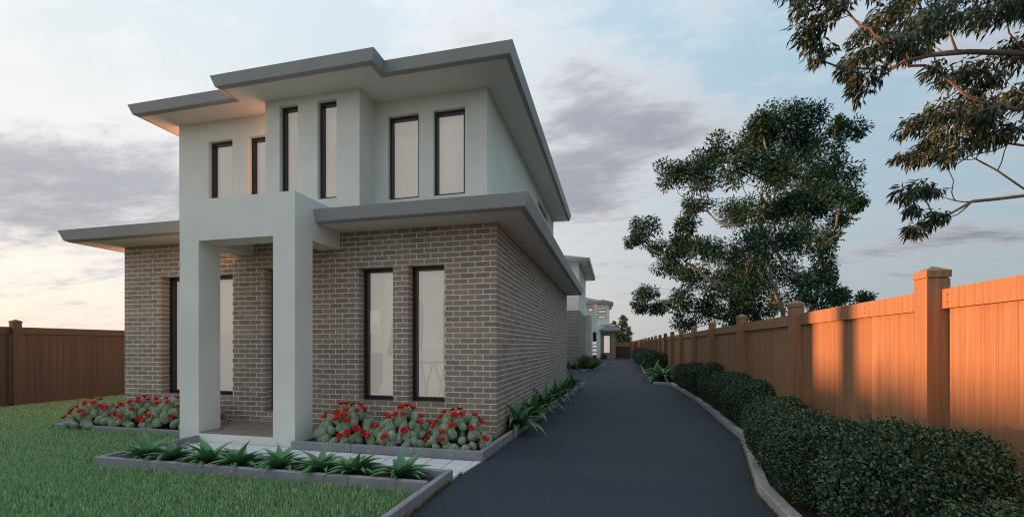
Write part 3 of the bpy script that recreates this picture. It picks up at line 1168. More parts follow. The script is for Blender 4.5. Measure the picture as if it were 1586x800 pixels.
def fence(label, loc, rz, y_posts, y_max, mat, n_single, bottom=False, y_min=None):
    """Local frame: fence runs along +Y, its face looks to -X; post face at x=0."""
    d = FM[mat]
    t = thing("timber_fence", loc, label, "fence", "timber fences round the block", rz)
    R = MB()
    count = 0
    for i, y in enumerate(y_posts):
        p = place("post", d["post"], t, (.0775, y, 0))
        place("post_cap", d["cap"], p)
        y1 = y_posts[i + 1] if i + 1 < len(y_posts) else y_max
        a, b = y + .0775, y1 - .0775
        if b - a < .1:
            continue
        m = MB()
        m.box(.1, .139, a, b, 1.795, 1.947, random.random())
        ra = m.obj("rail", mat, t)
        nl = MB()
        for yy in (a + .06, a + .95, b - .95, b - .06):
            for zz in (1.84, 1.9):
                c = [(.0985, yy + .006 * math.cos(k), zz + .006 * math.sin(k)) for k in (0, 1.05, 2.1, 3.14, 4.19, 5.24)]
                nl.poly(c[::-1])
                nl.poly(c)
        if i < 5:
            nl.obj("nails", "nail", ra, kind="stuff")
        if bottom:
            m = MB()
            m.box(.12, .139, a, b, 0, .13, random.random())
            m.obj("rail", mat, t)
        yy = a
        while yy < b - .02:
            w_ = min(.15, b - yy)
            if count < n_single:
                place("paling", random.choice(d["paling"]), t, (.143, yy, .03), (0, 0, 0), (1, w_ / .15, 1))
            else:
                src = random.choice(d["paling"])
                V = [(v.co.x + .143, v.co.y * w_ / .15 + yy, v.co.z + .03) for v in src.vertices]
                R.raw(V, [tuple(p.vertices) for p in src.polygons], random.random())
            count += 1
            yy += .15
    if R.v:
        R.obj("paling", mat, t, kind="stuff")
    return t


fence("long orange brown timber fence running beside the driveway behind the hedge", (2.43, 0, 0), 0, [4.22 + 2.72 * k for k in range(-2, 21)], 59.4, "fence_wood", 290)
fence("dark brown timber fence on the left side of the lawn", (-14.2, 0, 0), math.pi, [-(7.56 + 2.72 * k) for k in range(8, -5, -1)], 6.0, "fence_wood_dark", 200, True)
fence("far timber fence closing the block behind the farthest house", (2.4, 59.5, 0), math.pi / 2, [.08, 2.8, 5.5], 8, "fence_wood", 0)

gate = thing("timber_gate", (.1, 52.0, 0), "low dark brown gate beside the farthest house", "gate")
m = MB()
m.box(1.68, 1.78, -.06, .06, 0, 1.52, .9)
m.obj("post", "fence_wood", gate)
for i in range(11):
    m = MB()
    m.box(.02 + i * .15, .165 + i * .15, 0, .03, .05, 1.42, random.random())
    m.obj("paling", "fence_wood_dark", gate)
for z in (.25, 1.2):
    m = MB()
    m.box(.02, 1.67, .031, .07, z, z + .09)
    m.obj("rail", "fence_wood_dark", gate)

drain = thing("drain_grate", (-.33, 36.9, 0), "dark iron drain grate set in the middle of the driveway", "drain")
m = MB()
m.prism([(-.35, -.6), (.35, -.6), (.35, .6), (-.35, .6)], 0.004, .012)
m.obj("frame", "iron", drain)
for i in range(7):
    m = MB()
    m.box(-.3, .3, -.52 + i * .16, -.44 + i * .16, .013, .026)
    m.obj("bar", "iron", drain)


# ------------------------------------------------------------------ lawn grass
def blades(P, hgt, wid, name, mat, tint_lo=0.0, tint_hi=1.0, lean=0.45):
    n = len(P)
    az = rng.uniform(0, 2 * math.pi, n)
    ln = rng.uniform(0.1, 1, n) * lean
    d = np.stack([np.cos(az), np.sin(az), np.zeros(n)], 1)
    s = np.stack([-np.sin(az), np.cos(az), np.zeros(n)], 1)
    tw = rng.uniform(-.8, .8, n)[:, None]
    s = unit(s + d * tw)
    h = (hgt * rng.uniform(.6, 1.25, n))[:, None]
    w_ = (wid * rng.uniform(.7, 1.3, n))[:, None]
    up = np.array([[0, 0, 1.0]])
    p0a, p0b = P - s * w_ * .5, P + s * w_ * .5
    mid = P + up * h * .6 + d * h * ln[:, None] * .45
    p1a, p1b = mid - s * w_ * .42, mid + s * w_ * .42
    tip = P + up * h * (1 - .35 * ln[:, None]) + d * h * ln[:, None] * 1.25
    V = np.stack([p0a, p0b, p1b, p1a, tip], 1).reshape(-1, 3)
    i = np.arange(n)[:, None] * 5
    Fc = np.concatenate([i + np.array([[0, 1, 2]]), i + np.array([[0, 2, 3]]), i + np.array([[3, 2, 4]])], 0)
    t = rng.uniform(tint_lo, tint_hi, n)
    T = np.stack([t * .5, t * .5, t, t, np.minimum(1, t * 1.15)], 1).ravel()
    return np_mesh(name, V, Fc, T, mat)


def lawn_points():
    out = []
    regs = [((-14.2, -1.93), (1.5, 4.02)), ((-14.2, -6.42), (4.02, 5.42)), ((-14.2, -6.7), (5.42, 5.66)), ((-14.2, -9.95), (5.66, 11))]
    s, c = math.sin(YAW), math.cos(YAW)
    for (x0, x1), (y0, y1) in regs:
        n = int((x1 - x0) * (y1 - y0) * 6500)
        x = rng.uniform(x0, x1, n)
        y = rng.uniform(y0, y1, n)
        dep = -x * s + y * c
        side = (x * c + y * s) / np.maximum(dep, .1)
        keep = (dep > 2.6) & (side > -1.5) & (rng.uniform(0, 1, n) < np.clip((5.0 / np.maximum(dep, .1)) ** 1.6, .12, 1))
        out.append(np.stack([x[keep], y[keep], np.full(keep.sum(), .01)], 1))
    return np.concatenate(out)


LP = lawn_points()
s_, c_ = math.sin(YAW), math.cos(YAW)
dep = -LP[:, 0] * s_ + LP[:, 1] * c_
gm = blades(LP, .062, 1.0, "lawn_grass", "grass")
# wider blades where they stand far off, so that the sparser turf still closes
n = len(LP)
V = np.empty(n * 15, dtype=np.float32)
gm.vertices.foreach_get("co", V)
V = V.reshape(n, 5, 3)
ctr = LP[:, None, :]
ww = (0.0055 * np.clip(dep / 5.0, 1, 2.4))[:, None, None]
a_, b_, c2, d2 = V[:, 0] * 1, V[:, 1] * 1, V[:, 2] * 1, V[:, 3] * 1
m0, m1 = (a_ + b_) / 2, (c2 + d2) / 2
V[:, 0] = m0 + (a_ - m0) * ww[:, 0]
V[:, 1] = m0 + (b_ - m0) * ww[:, 0]
V[:, 2] = m1 + (c2 - m1) * ww[:, 0]
V[:, 3] = m1 + (d2 - m1) * ww[:, 0]
gm.vertices.foreach_set("co", V.ravel())
gm.update()
tag(place("lawn_grass", gm), "short dense green turf in front of the porch", kind="stuff")

# stray grass creeping from under the kerbs on to the asphalt
pts = []
for (x0, y0), (x1, y1), n in (((1.36, 2.6), (1.39, 4.9), 170), ((1.4, 4.9), (1.78, 6.8), 130), ((1.79, 6.8), (1.98, 9), 90), ((-1.76, 2.6), (-1.75, 4.5), 420), ((-1.63, 5.5), (-1.4, 10.5), 130)):
    t = rng.uniform(0, 1, n)
    cl = np.floor(t * 26) / 26 + rng.normal(0, .006, n)
    t = np.where(rng.uniform(0, 1, n) < .7, cl, t)
    pts.append(np.stack([x0 + (x1 - x0) * t + rng.uniform(-.012, .012, n), y0 + (y1 - y0) * t, np.full(n, 0.001)], 1))
gm = blades(np.concatenate(pts), .045, .008, "stray_grass", "tuft_leaf", 0, .6, 1.1)
tag(place("stray_grass", gm), "stray grass creeping out from under the driveway kerbs", kind="stuff")


# ------------------------------------------------------------------ clipped shrubs
def shrub_mesh(seed, rx, ry, h, n, leaf):
    r = np.random.default_rng(seed)
    d = unit(r.normal(0, 1, (n, 3)))
    d[:, 2] = np.where(r.uniform(0, 1, n) < .72, np.abs(d[:, 2]), -np.abs(d[:, 2]) * .75)
    d = unit(d)
    lob = unit(r.normal(0, 1, (9, 3)))
    lob[:, 2] = np.abs(lob[:, 2])
    amp = r.uniform(.06, .2, 9)
    bumpv = np.zeros(n)
    for q, a in zip(lob, amp):
        bumpv += a * np.exp(-np.sum((d - q) ** 2, 1) / .16)
    rad = .86 + bumpv - np.abs(r.normal(0, .07, n)) + .13 * (r.uniform(0, 1, n) < .07) * r.uniform(.3, 1, n) + .03 * np.sin(d[:, 0] * 23) * np.sin(d[:, 1] * 19 + d[:, 2] * 17)
    # squarish clipped section
    e = 2.7
    k = (np.abs(d[:, 0]) ** e + np.abs(d[:, 1]) ** e + np.abs(d[:, 2]) ** e) ** (-1 / e)
    P = d * (rad * k)[:, None]
    P = P * np.array([[rx, ry, h * .52]]) + np.array([[0, 0, h * .48]])
    P[:, 2] = np.maximum(P[:, 2], .02 + r.uniform(0, .09, n))
    D = unit(d * .8 + r.normal(0, .75, (n, 3)))
    Nn = unit(d + r.normal(0, .6, (n, 3)) + np.array([[0, 0, .4]]))
    tint = np.clip(.48 + r.normal(0, .27, n), 0, 1)
    me = leaf_mesh("foliage", P, D, Nn, leaf * r.uniform(.75, 1.25, n), leaf * .58 * r.uniform(.8, 1.2, n), tint, "box_leaf", .2)
    st = MB()
    for q in range(9):
        az = r.uniform(0, 6.28)
        o = Vector((math.cos(az) * rx * .55, math.sin(az) * ry * .55, h * r.uniform(.5, .8)))
        st.tube([(o.x * .1, o.y * .1, 0), (o.x * .4, o.y * .4, o.z * .4), tuple(o)], [.014, .01, .004], 5)
    # twiggy heart that keeps the sky from showing through the middle
    return me, st.mesh("stem", "bark", True)


SV = {"near": [shrub_mesh(100 + k, .5, .55, .8, 30000, .028) for k in range(2)],
      "mid": [shrub_mesh(200 + k, .48, .58, .8, 15000, .035) for k in range(3)],
      "far": [shrub_mesh(300 + k, .45, .75, .8, 3200, .075) for k in range(2)]}
HG = "clipped shrubs along the right hand fence"
shr = [("near", 1.92, 2.42, .68, "leafy box shrub at the bottom right corner, nearest of the hedge"),
       ("near", 1.86, 3.4, .92, "tallest near box shrub, below the bright boards right of the big sunlit post"),
       ("near", 1.86, 4.45, .8, "box shrub in front of the foot of the big sunlit fence post"),
       ("near", 1.93, 5.4, .76, "box shrub below the shadow stripe on the fence"),
       ("mid", 2.12, 6.3, .72, "box shrub just short of the second fence post"),
       ("mid", 2.27, 7.2, .62, "low box shrub in the dip of the hedge"),
       ("mid", 2.36, 8.35, .86, "box shrub beyond the kerb bend, by the third fence post"),
       ("mid", 2.40, 9.45, .92, "tall rounded box shrub past the dip of the hedge"),
       ("mid", 2.42, 10.6, .86, "box shrub in the dark middle of the hedge"),
       ("mid", 2.44, 11.8, .93, "box shrub by the fourth fence post"),
       ("mid", 2.42, 13.0, .9, "box shrub second from the far end of the near hedge"),
       ("mid", 2.42, 14.2, .95, "rounded box shrub at the far end of the near hedge"),
       ("mid", 2.36, 15.4, .88, "last small box shrub before the strappy plants")]
for kind, x, y, h, lab in shr:
    me, st = random.choice(SV[kind])
    t = thing("box_shrub", (x, y, .05), lab, "shrub", HG, random.choice((0, math.pi)) + random.uniform(-.12, .12))
    sc = (.86 if y > 5.0 else .98, .96 + .1 * random.random(), h / .8)
    place("foliage", me, t, scl=sc)
    place("stem", st, t, scl=sc)
yy = 23.2
far_lab = ["first bush of the far hedge, right behind the strappy plants"] + ["dark bush inside the far hedge along the fence, beyond the strappy plants"] * 11 + ["last bush of the far hedge, by the brown gate"]
for k in range(13):
    me, st = SV["far"][k % 2]
    y = 23.4 + k * 1.75
    t = thing("box_shrub", (2.02 + .2 * min(1, k / 6), y, .05), far_lab[k], "shrub", "bushes of the far hedge", random.uniform(-.1, .1))
    sc = (1.25, 1.35, (1.12 + random.uniform(-.06, .06)) / .8)
    place("foliage", me, t, scl=sc)
    place("stem", st, t, scl=sc)


# ------------------------------------------------------------------ rosette plants
def strap_leaf(L, Wd, rise, droop, mat, keel=.25, seg=9, tip_pow=1.6):
    """One arching leaf along +X from the origin, folded along its midrib."""
    m = MB()
    V, T = [], []
    x = z = 0.0
    ang = rise
    for i in range(seg + 1):
        s = i / seg
        wv = Wd * (0.55 + 1.0 * math.sin(math.pi * min(1, s * .95 + .12)) ** 1.0) * (1 - s ** tip_pow * .999) * .75
        for yv in (-1, 0, 1):
            nz = abs(yv) * wv * keel
            V.append((x - math.sin(ang) * nz, yv * wv * .5, z + math.cos(ang) * nz))
            T.append(min(1, .12 + .75 * s * (1 if yv else .75)))
        ang -= droop / seg * (0.5 + 1.2 * s)
        x += math.cos(ang) * L / seg
        z += math.sin(ang) * L / seg
    Fc = []
    for i in range(seg):
        for k in range(2):
            a = i * 3 + k
            Fc.append((a, a + 3, a + 4, a + 1))
    m.raw(V, Fc, T)
    return m.mesh("leaf", mat, True)


AG = [strap_leaf(.38, .125, math.radians(a), math.radians(dr), "agave_leaf", .3) for a, dr in ((72, 28), (58, 42), (46, 52), (37, 52), (29, 46))]
LY = [strap_leaf(.6, .15, math.radians(a), math.radians(dr), "lily_leaf", .2) for a, dr in ((78, 40), (64, 75), (50, 95), (36, 95))]


def rosette(name, meshes, loc, label, cat, group, size, rings, seed):
    r = random.Random(seed)
    t = thing(name, loc, label, cat, group)
    for mi, cnt in enumerate(rings):
        a0 = r.uniform(0, 6.28)
        for k in range(cnt):
            s = size * r.uniform(.85, 1.1)
            place("leaf", meshes[mi], t, (0, 0, 0), (0, r.uniform(-.15, .12), a0 + 2 * math.pi * k / cnt + r.uniform(-.2, .2)), (s, s * r.uniform(.9, 1.1), s))
    return t


ag_lab = ["leftmost agave of the front row, at the corner by the lawn", "agave second from the left in front of the porch pillar", "agave in front of the left end of the porch step", "agave before the middle of the porch step",
          "agave in front of the right porch pillar", "agave in the path bed in front of the leftmost right hand cactus clump", "agave second from the driveway end of the front row", "agave at the driveway end of the front row"]
for i, x in enumerate((-5.82, -5.37, -4.83, -4.37, -3.79, -3.25, -2.83, -2.25)):
    rosette("agave", AG, (x, 4.32 + random.uniform(-.02, .02), .06), ag_lab[i], "agave", "agaves in the bed in front of the porch", 1.04 * random.uniform(.92, 1.08), (1, 4, 5, 6, 6), 40 + i)
ly_lab = ["strappy plant nearest the brick corner beside the driveway", "second strappy plant from the brick corner along the side wall", "third strappy plant from the brick corner along the side wall", "fourth strappy plant from the brick corner along the side wall",
          "fifth strappy plant from the brick corner along the side wall", "last strappy plant at the far end of the side wall"]
for i, (x, y) in enumerate(((-1.62, 7.3), (-1.58, 8.5), (-1.55, 9.8), (-1.5, 11.3), (-1.46, 13.0), (-1.42, 14.9))):
    rosette("strappy_plant", LY, (x, y, .08), ly_lab[i], "plant", "strappy plants along the side wall", random.uniform(1.0, 1.18), (3, 5, 6, 6), 60 + i)
for i, (x, y, lab) in enumerate(((1.85, 18.6, "strappy plant in the gap between the hedges, nearer one"), (1.75, 20.4, "strappy plant in the gap between the hedges, farther one"), (2.15, 19.6, "strappy plant in the gap between the hedges, against the fence"))):
    rosette("strappy_plant", LY, (x, y, .06), lab, "plant", "strappy plants between the hedges", 1.55, (3, 6, 7, 6), 80 + i)
for i, (x, y, lab) in enumerate(((-2.75, 25.95, "small strappy plant at the brick corner of the second house"), (-2.3, 25.9, "small strappy plant beside the grass tuft at the second house"))):
    rosette("strappy_plant", LY, (x, y, .06), lab, "plant", "strappy plants at the second house", 1.3, (3, 5, 5, 4), 90 + i)

t = thing("grass_tuft", (-1.72, 26.7, .06), "big dark grass tuft in the kerbed bed at the second house", "grass")
for k in range(4):
    n = 480
    ang = rng.uniform(0, 6.28, n)
    rr = rng.uniform(0, 1, n) ** .5
    P = np.stack([np.cos(ang) * rr * .12, np.sin(ang) * rr * .12, np.zeros(n)], 1)
    D = np.stack([np.cos(ang) * rr * .95, np.sin(ang) * rr * .95, 1.05 - .6 * rr], 1)
    me = leaf_mesh("foliage", P, D, np.stack([np.cos(ang), np.sin(ang), np.full(n, .1)], 1), rng.uniform(.3, 1.0, n), np.full(n, .014), rng.uniform(0, 1, n), "tuft_leaf", .1)
    place("foliage", me, t, ((-.15, .25, .05, -.3)[k], (0, .5, 1.3, 1.0)[k], 0))
t = thing("small_shrub", (-1.2, 49.6, 0), "small dark shrub below the tall window of the farthest house", "shrub")
place("foliage", SV["far"][0][0], t, scl=(.7, .5, .7))


# ------------------------------------------------------------------ cacti
def cactus_head(seed):
    r = random.Random(seed)
    m = MB()
    ribs, rings = 13, 9
    n = ribs * 2
    V, T = [], []
    for i in range(rings + 1):
        t = i / rings
        ph = -0.9 + t * (math.pi / 2 + .9)
        rad = math.cos(ph)
        z = math.sin(ph) * 1.25 + 1.0
        for k in range(n):
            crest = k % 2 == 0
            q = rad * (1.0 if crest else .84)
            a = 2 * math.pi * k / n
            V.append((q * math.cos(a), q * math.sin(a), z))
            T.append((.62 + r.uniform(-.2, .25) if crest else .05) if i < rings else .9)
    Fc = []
    for i in range(rings):
        for k in range(n):
            j = (k + 1) % n
            Fc.append((i * n + k, i * n + j, (i + 1) * n + j, (i + 1) * n + k))
    m.raw(V, Fc, T)
    # pale spine tufts along the ribs
    for k in range(0, n, 2):
        for i in range(2, rings):
            p = Vector(V[i * n + k])
            c = Vector((0, 0, 1.0))
            o = (p - c).normalized()
            sd = o.cross(Vector((0, 0, 1)))
            sd = sd.normalized() if sd.length > .01 else Vector((1, 0, 0))
            for q in range(2):
                e = p + (o * .6 + sd * r.uniform(-.8, .8) + Vector((0, 0, r.uniform(-.5, .7)))) * .17
                w_ = sd.cross(o) * .018
                m.raw([p - w_, p + w_, e], [(0, 1, 2)], .95)
    return m.mesh("cactus_head", "cactus", True)


def flower_mesh():
    m = MB()
    n = 9
    for ring, (r0, r1, z0, z1) in enumerate(((.25, .95, .95, 1.45), (.2, .7, 1.0, 1.65))):
        for k in range(n):
            a = 2 * math.pi * (k + .5 * ring) / n
            da = .36
            p = [(r0 * math.cos(a - da * .5), r0 * math.sin(a - da * .5), z0), (r0 * math.cos(a + da * .5), r0 * math.sin(a + da * .5), z0),
                 (r1 * math.cos(a + da), r1 * math.sin(a + da), z1), (r1 * 1.12 * math.cos(a), r1 * 1.12 * math.sin(a), z1 + .12), (r1 * math.cos(a - da), r1 * math.sin(a - da), z1)]
            m.raw(p, [(0, 1, 2, 3, 4)], [0.1, .1, .7, 1, .7])
    V = []
    for z, q in ((-.35, .22), (.4, .26), (1.0, .34)):
        for k in range(7):
            a = 2 * math.pi * k / 7
            V.append((q * math.cos(a), q * math.sin(a), z))
    m.raw(V, [(i * 7 + k, i * 7 + (k + 1) % 7, (i + 1) * 7 + (k + 1) % 7, (i + 1) * 7 + k) for i in range(2) for k in range(7)], .6, 1)
    return m.mesh("flower", ["flower", "flower_tube"])


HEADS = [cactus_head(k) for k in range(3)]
FLOWER = flower_mesh()


def cactus_clump(loc, label, rx, ry, h, n_head, n_flower, seed):
    r = random.Random(seed)
    t = thing("cactus_clump", loc, label, "cactus", "red flowering cactus clumps in the beds")
    spots = []
    tries = 0
    while len(spots) < n_head and tries < 4000:
        tries += 1
        a, q = r.uniform(0, 6.28), r.uniform(0, 1) ** .5
        x, y = q * math.cos(a), q * math.sin(a)
        z = max(0, (1 - q * q)) ** .8
        sz = r.uniform(.05, .073)
        p = Vector((x * rx, y * ry, z * h - sz * 1.0 - .02))
        if p.z < -.02:
            p.z = -.02
        if all((p - s[0]).length > (sz + s[1]) * .68 for s in spots):
            spots.append((p, sz, x, y))
    for p, sz, x, y in spots:
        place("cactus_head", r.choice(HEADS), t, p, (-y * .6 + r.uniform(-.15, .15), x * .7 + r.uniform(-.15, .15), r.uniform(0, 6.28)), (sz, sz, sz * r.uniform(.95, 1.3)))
    fl = sorted(spots, key=lambda s: r.random() - s[0].z * .75 + s[0].y * .5)
    for p, sz, x, y in (fl * 2)[:n_flower]:
        tilt = Vector((x * .8 + r.uniform(-.3, .3), y * .8 - .25 + r.uniform(-.3, .3), 1)).normalized()
        q = p + Vector((0, 0, sz * 1.0)) + Vector((x * .6, y * .6, 1)).normalized() * sz * 1.2
        s = r.uniform(.046, .06)
        o = place("flower", FLOWER, t, q, (0, 0, 0), (s, s, s))
        o.rotation_euler = tilt.to_track_quat('Z', 'Y').to_euler()
    return t


for i, (x, y, rx, ry, h, nh, nf, lab) in enumerate((
        (-3.93, 5.86, .44, .38, .44, 66, 18, "red flowering cactus clump next to the porch, in front of the brick wall"),
        (-3.03, 5.86, .44, .38, .43, 66, 17, "middle one of the three red flowering cactus clumps below the twin windows"),
        (-2.16, 5.86, .44, .38, .43, 66, 18, "red flowering cactus clump at the brick corner by the driveway"),
        (-9.15, 6.0, .52, .33, .36, 64, 18, "leftmost red flowering cactus clump, spilling over its kerb on to the lawn"),
        (-8.35, 6.12, .46, .34, .4, 60, 16, "second red flowering cactus clump from the left, below the wide window"),
        (-7.6, 6.12, .46, .34, .42, 60, 17, "red flowering cactus clump beside the left porch pillar"),
        (-6.95, 6.12, .36, .3, .38, 28, 8, "red flowering cactus clump half hidden behind the left porch pillar"))):
    cactus_clump((x, y, .075), lab, rx, ry, h, nh, nf, 500 + i)


# ------------------------------------------------------------------ trees
def grow(trunk, r_base, clumps, seed, wig=.12, sub=6, extra_paths=(), pw=.62):
    """Skeleton: trunk polyline plus a limb to every clump; returns tube list and twig tips."""
    r = np.random.default_rng(seed)
    nodes = [np.array(p, float) for p in trunk]
    par = [-1] + list(range(len(trunk) - 1))
    for pth in extra_paths:
        start = int(np.argmin([np.linalg.norm(n - np.array(pth[0])) for n in nodes]))
        prev = start
        for p in pth:
            nodes.append(np.array(p, float))
            par.append(prev)
            prev = len(nodes) - 1
    base = nodes[0]
    plen = [0.0]
    for i in range(1, len(nodes)):
        plen.append(plen[par[i]] + np.linalg.norm(nodes[i] - nodes[par[i]]))
    order = sorted(range(len(clumps)), key=lambda i: np.linalg.norm(np.array(clumps[i][:3]) - base))
    tips = []
    for i in order:
        c = np.array(clumps[i][:3])
        cost = []
        for n, pl in zip(nodes, plen):
            d = c - n
            L = np.linalg.norm(d)
            cost.append(L + max(0, -d[2]) * 1.4 + .5 * pl)
        j = int(np.argmin(cost[1:])) + 1 if len(cost) > 1 else 0
        s = nodes[j]
        k = max(2, int(np.linalg.norm(c - s) / (clumps[i][3] * 1.1)) + 1)
        prev = j
        L = np.linalg.norm(c - s)
        for q in range(1, k + 1):
            f = q / k
            p = s + (c - s) * f + np.array([0, 0, -1]) * L * .12 * math.sin(math.pi * f)
            if q < k:
                p = p + r.normal(0, wig * L / k, 3)
            nodes.append(p)
            par.append(prev)
            plen.append(plen[prev] + np.linalg.norm(p - nodes[prev]))
            prev = len(nodes) - 1
        R = clumps[i][3]
        for q in range(sub):
            d = r.normal(0, 1, 3)
            d /= np.linalg.norm(d)
            d[2] = d[2] * .75 + .1
            e = c + d * R * r.uniform(.55, .95)
            nodes.append((c + e) / 2 + r.normal(0, R * .1, 3))
            par.append(prev)
            nodes.append(e)
            par.append(len(nodes) - 2)
            plen += [1e6, 1e6]
            tips.append((e, R, d))
        tips.append((c, R, np.array([0, 0, 1.0])))
    ch = [[] for _ in nodes]
    for i, p in enumerate(par):
        if p >= 0:
            ch[p].append(i)
    wt = np.zeros(len(nodes))
    for i in range(len(nodes) - 1, -1, -1):
        wt[i] = 1 if not ch[i] else sum(wt[j] for j in ch[i])
    rad = r_base * (wt / wt[0]) ** pw
    return nodes, par, ch, rad, tips


def branch_mesh(name, nodes, par, ch, rad, mat, rmin, sides=6):
    m = MB()
    done = set()
    for i in range(len(nodes)):
        if par[i] >= 0 and i not in done:
            chain = [par[i], i]
            done.add(i)
            while True:
                c = [j for j in ch[chain[-1]] if j not in done]
                if not c:
                    break
                j = max(c, key=lambda q: rad[q])
                chain.append(j)
                done.add(j)
            rr = [max(rmin, rad[q]) for q in chain]
            rr[0] = min(rr[0], rr[1] * 1.25)
            m.tube([nodes[q] for q in chain], rr, sides if rr[0] > rmin * 3 else 4, cap=False)
    return m.mesh(name, mat, True)


def crown_mesh(tips, per, leaf, ratio, spread, seed, mat, droop=.0, out=.8, flat=.38, hang=(0, 0, 0)):
    r = np.random.default_rng(seed)
    Ps, Ds, Ns, Ts = [], [], [], []
    for e, R, d in tips:
        n = int(per * max(.4, (R / spread) ** 1.6))
        bp = r.normal(0, 1, (n, 3))
        bp = unit(bp) * (r.uniform(0, 1, (n, 1)) ** .5)
        P = e + bp * R * np.array([[.6, .6, flat]])
        D = unit(bp * out + np.array(d)[None] * .5 + r.normal(0, .5, (n, 3)) + np.array([[0, 0, -droop]]) + np.array([hang]) * 1.1)
        Nn = unit(np.array([[0, 0, 1.0]]) + r.normal(0, .55, (n, 3)))
        tb = r.uniform(.1, .6)
        Ps.append(P)
        Ds.append(D)
        Ns.append(Nn)
        Ts.append(np.clip(tb + r.normal(0, .2, n) + bp[:, 2] * .15, 0, 1))
    P, D, Nn, T = (np.concatenate(a) for a in (Ps, Ds, Ns, Ts))
    ln = leaf * r.uniform(.7, 1.25, len(P))
    return leaf_mesh("crown", P, D, Nn, ln, ln * ratio, T, mat, .18)


def tree(label, group, trunk, r_base, clumps, seed, leafmat, barkmat, per, leaf, ratio, spread, droop=0., sub=6, extra=(), rmin=.008, out=.8, flat=.38, pw=.62, hang=(0, 0, 0)):
    nodes, par, ch, rad, tips = grow(trunk, r_base, clumps, seed, sub=sub, extra_paths=extra, pw=pw)
    b = np.array(trunk[0])
    t = thing("tree", tuple(trunk[0]), label, "tree", group)
    nodes = [n - b for n in nodes]
    tips = [(e - b, R, d) for e, R, d in tips]
    place("trunk", branch_mesh("trunk", nodes, par, ch, rad, barkmat, rmin), t)
    place("crown", crown_mesh(tips, per, leaf, ratio, spread, seed + 1, leafmat, droop, out, flat, hang), t)
    return t


MID = [(7.31, 22.66, 12.55, 1.06), (8.76, 23.31, 12.56, 0.92), (6.46, 23.59, 12.19, 1.28), (8.45, 24.83, 12.23, 1.49), (9.49, 23.79, 11.47, 1.09), (11.27, 24.42, 12.36, 0.69), (9.3, 21.4, 11.3, 0.39), (4.53, 21.43, 10.63, 0.94), (3.98, 23.93, 11.14, 1.06), (2.63, 21.89, 9.9, 0.86), (4.49, 24.16, 10.29, 0.94), (4.77, 19.14, 8.92, 0.99), (6.81, 21.95, 9.59, 1.32), (7.98, 20.9, 8.92, 1.1), (10.02, 23.12, 9.75, 1.05), (10.52, 23.37, 8.75, 0.91), (7.88, 19.47, 7.48, 1.02), (7.27, 20.31, 7.41, 1.08), (6.07, 20.36, 7.38, 1.09), (5.91, 24.97, 8.49, 1.02), (3.86, 23.18, 8.68, 0.77), (2.93, 19.11, 6.64, 0.53), (1.46, 21.96, 7.35, 0.72), (0.91, 19.73, 6.27, 0.48), (2.02, 21.54, 6.28, 0.52), (2.56, 19.16, 5.39, 0.59), (3.36, 18.09, 5.5, 0.65), (5.44, 24.28, 5.99, 1.06), (5.41, 19.76, 5.64, 0.94), (6.47, 20.08, 5.79, 1.07), (9.64, 26.05, 7.52, 1.2), (11.01, 25.09, 8.17, 0.65), (10.46, 22.24, 7.93, 0.37), (2.63, 23.15, 5.57, 0.72), (3.45, 21.56, 4.8, 0.84), (4.79, 22.65, 4.46, 1.09), (5.25, 20.07, 4.09, 1.09), (7.78, 25.07, 5.03, 1.34), (1.43, 21.43, 4.09, 0.61), (2.09, 22.38, 3.56, 0.63), (1.16, 21.95, 3.47, 0.41), (2.75, 20.62, 3.52, 0.72), (3.91, 21.08, 3.1, 0.87), (4.85, 20.53, 2.9, 0.84), (2.97, 20.24, 2.49, 0.48), (7.43, 20.1, 4.02, 0.74), (8.77, 21.68, 4.62, 0.68), (9.04, 22.98, 3.46, 0.75), (9.1, 21.28, 3.8, 0.61), (10.67, 23.58, 3.72, 0.61), (10.88, 22.66, 3.59, 0.41), (5.93, 21.17, 3.07, 0.86), (7.81, 23.79, 3.56, 0.7)]
MID = [(x, y, 1.5 + (z - 1.5) * .965, r * .84) for x, y, z, r in MID]
MID += [(9.4, 23.4, 6.1, .55), (9.7, 23.7, 5.4, .5), (10.1, 24.1, 6.8, .5)]
mr = random.Random(4)
for i in range(len(MID)):
    for j in range(i):
        a_, b_ = Vector(MID[i][:3]), Vector(MID[j][:3])
        if (a_ - b_).length < 1.35 * (MID[i][3] + MID[j][3]) and mr.random() < .14:
            c = (a_ + b_) / 2
            MID.append((c.x + mr.uniform(-.3, .3), c.y + mr.uniform(-.6, .6), c.z + mr.uniform(-.2, .3), .62))
tree("big spreading dark green tree standing behind the fence", None, [(7.81, 22.4, -.05), (7.72, 22.37, 1.65), (7.52, 22.33, 3.13), (7.06, 22.22, 4.32), (6.77, 22.15, 5.66), (6.54, 22.09, 7.15), (6.59, 22.11, 8.78)],
     .24, MID, 3, "tree_leaf", "bark", 160, .155, .42, .8, .2, flat=.56, pw=.66, sub=9, extra=[[(6.77, 22.15, 5.66), (7.9, 22.8, 6.6), (9.3, 23.9, 7.6)], [(7.06, 22.22, 4.32), (5.2, 22.0, 5.2), (3.6, 21.8, 5.6), (2.4, 21.7, 6.2)]])

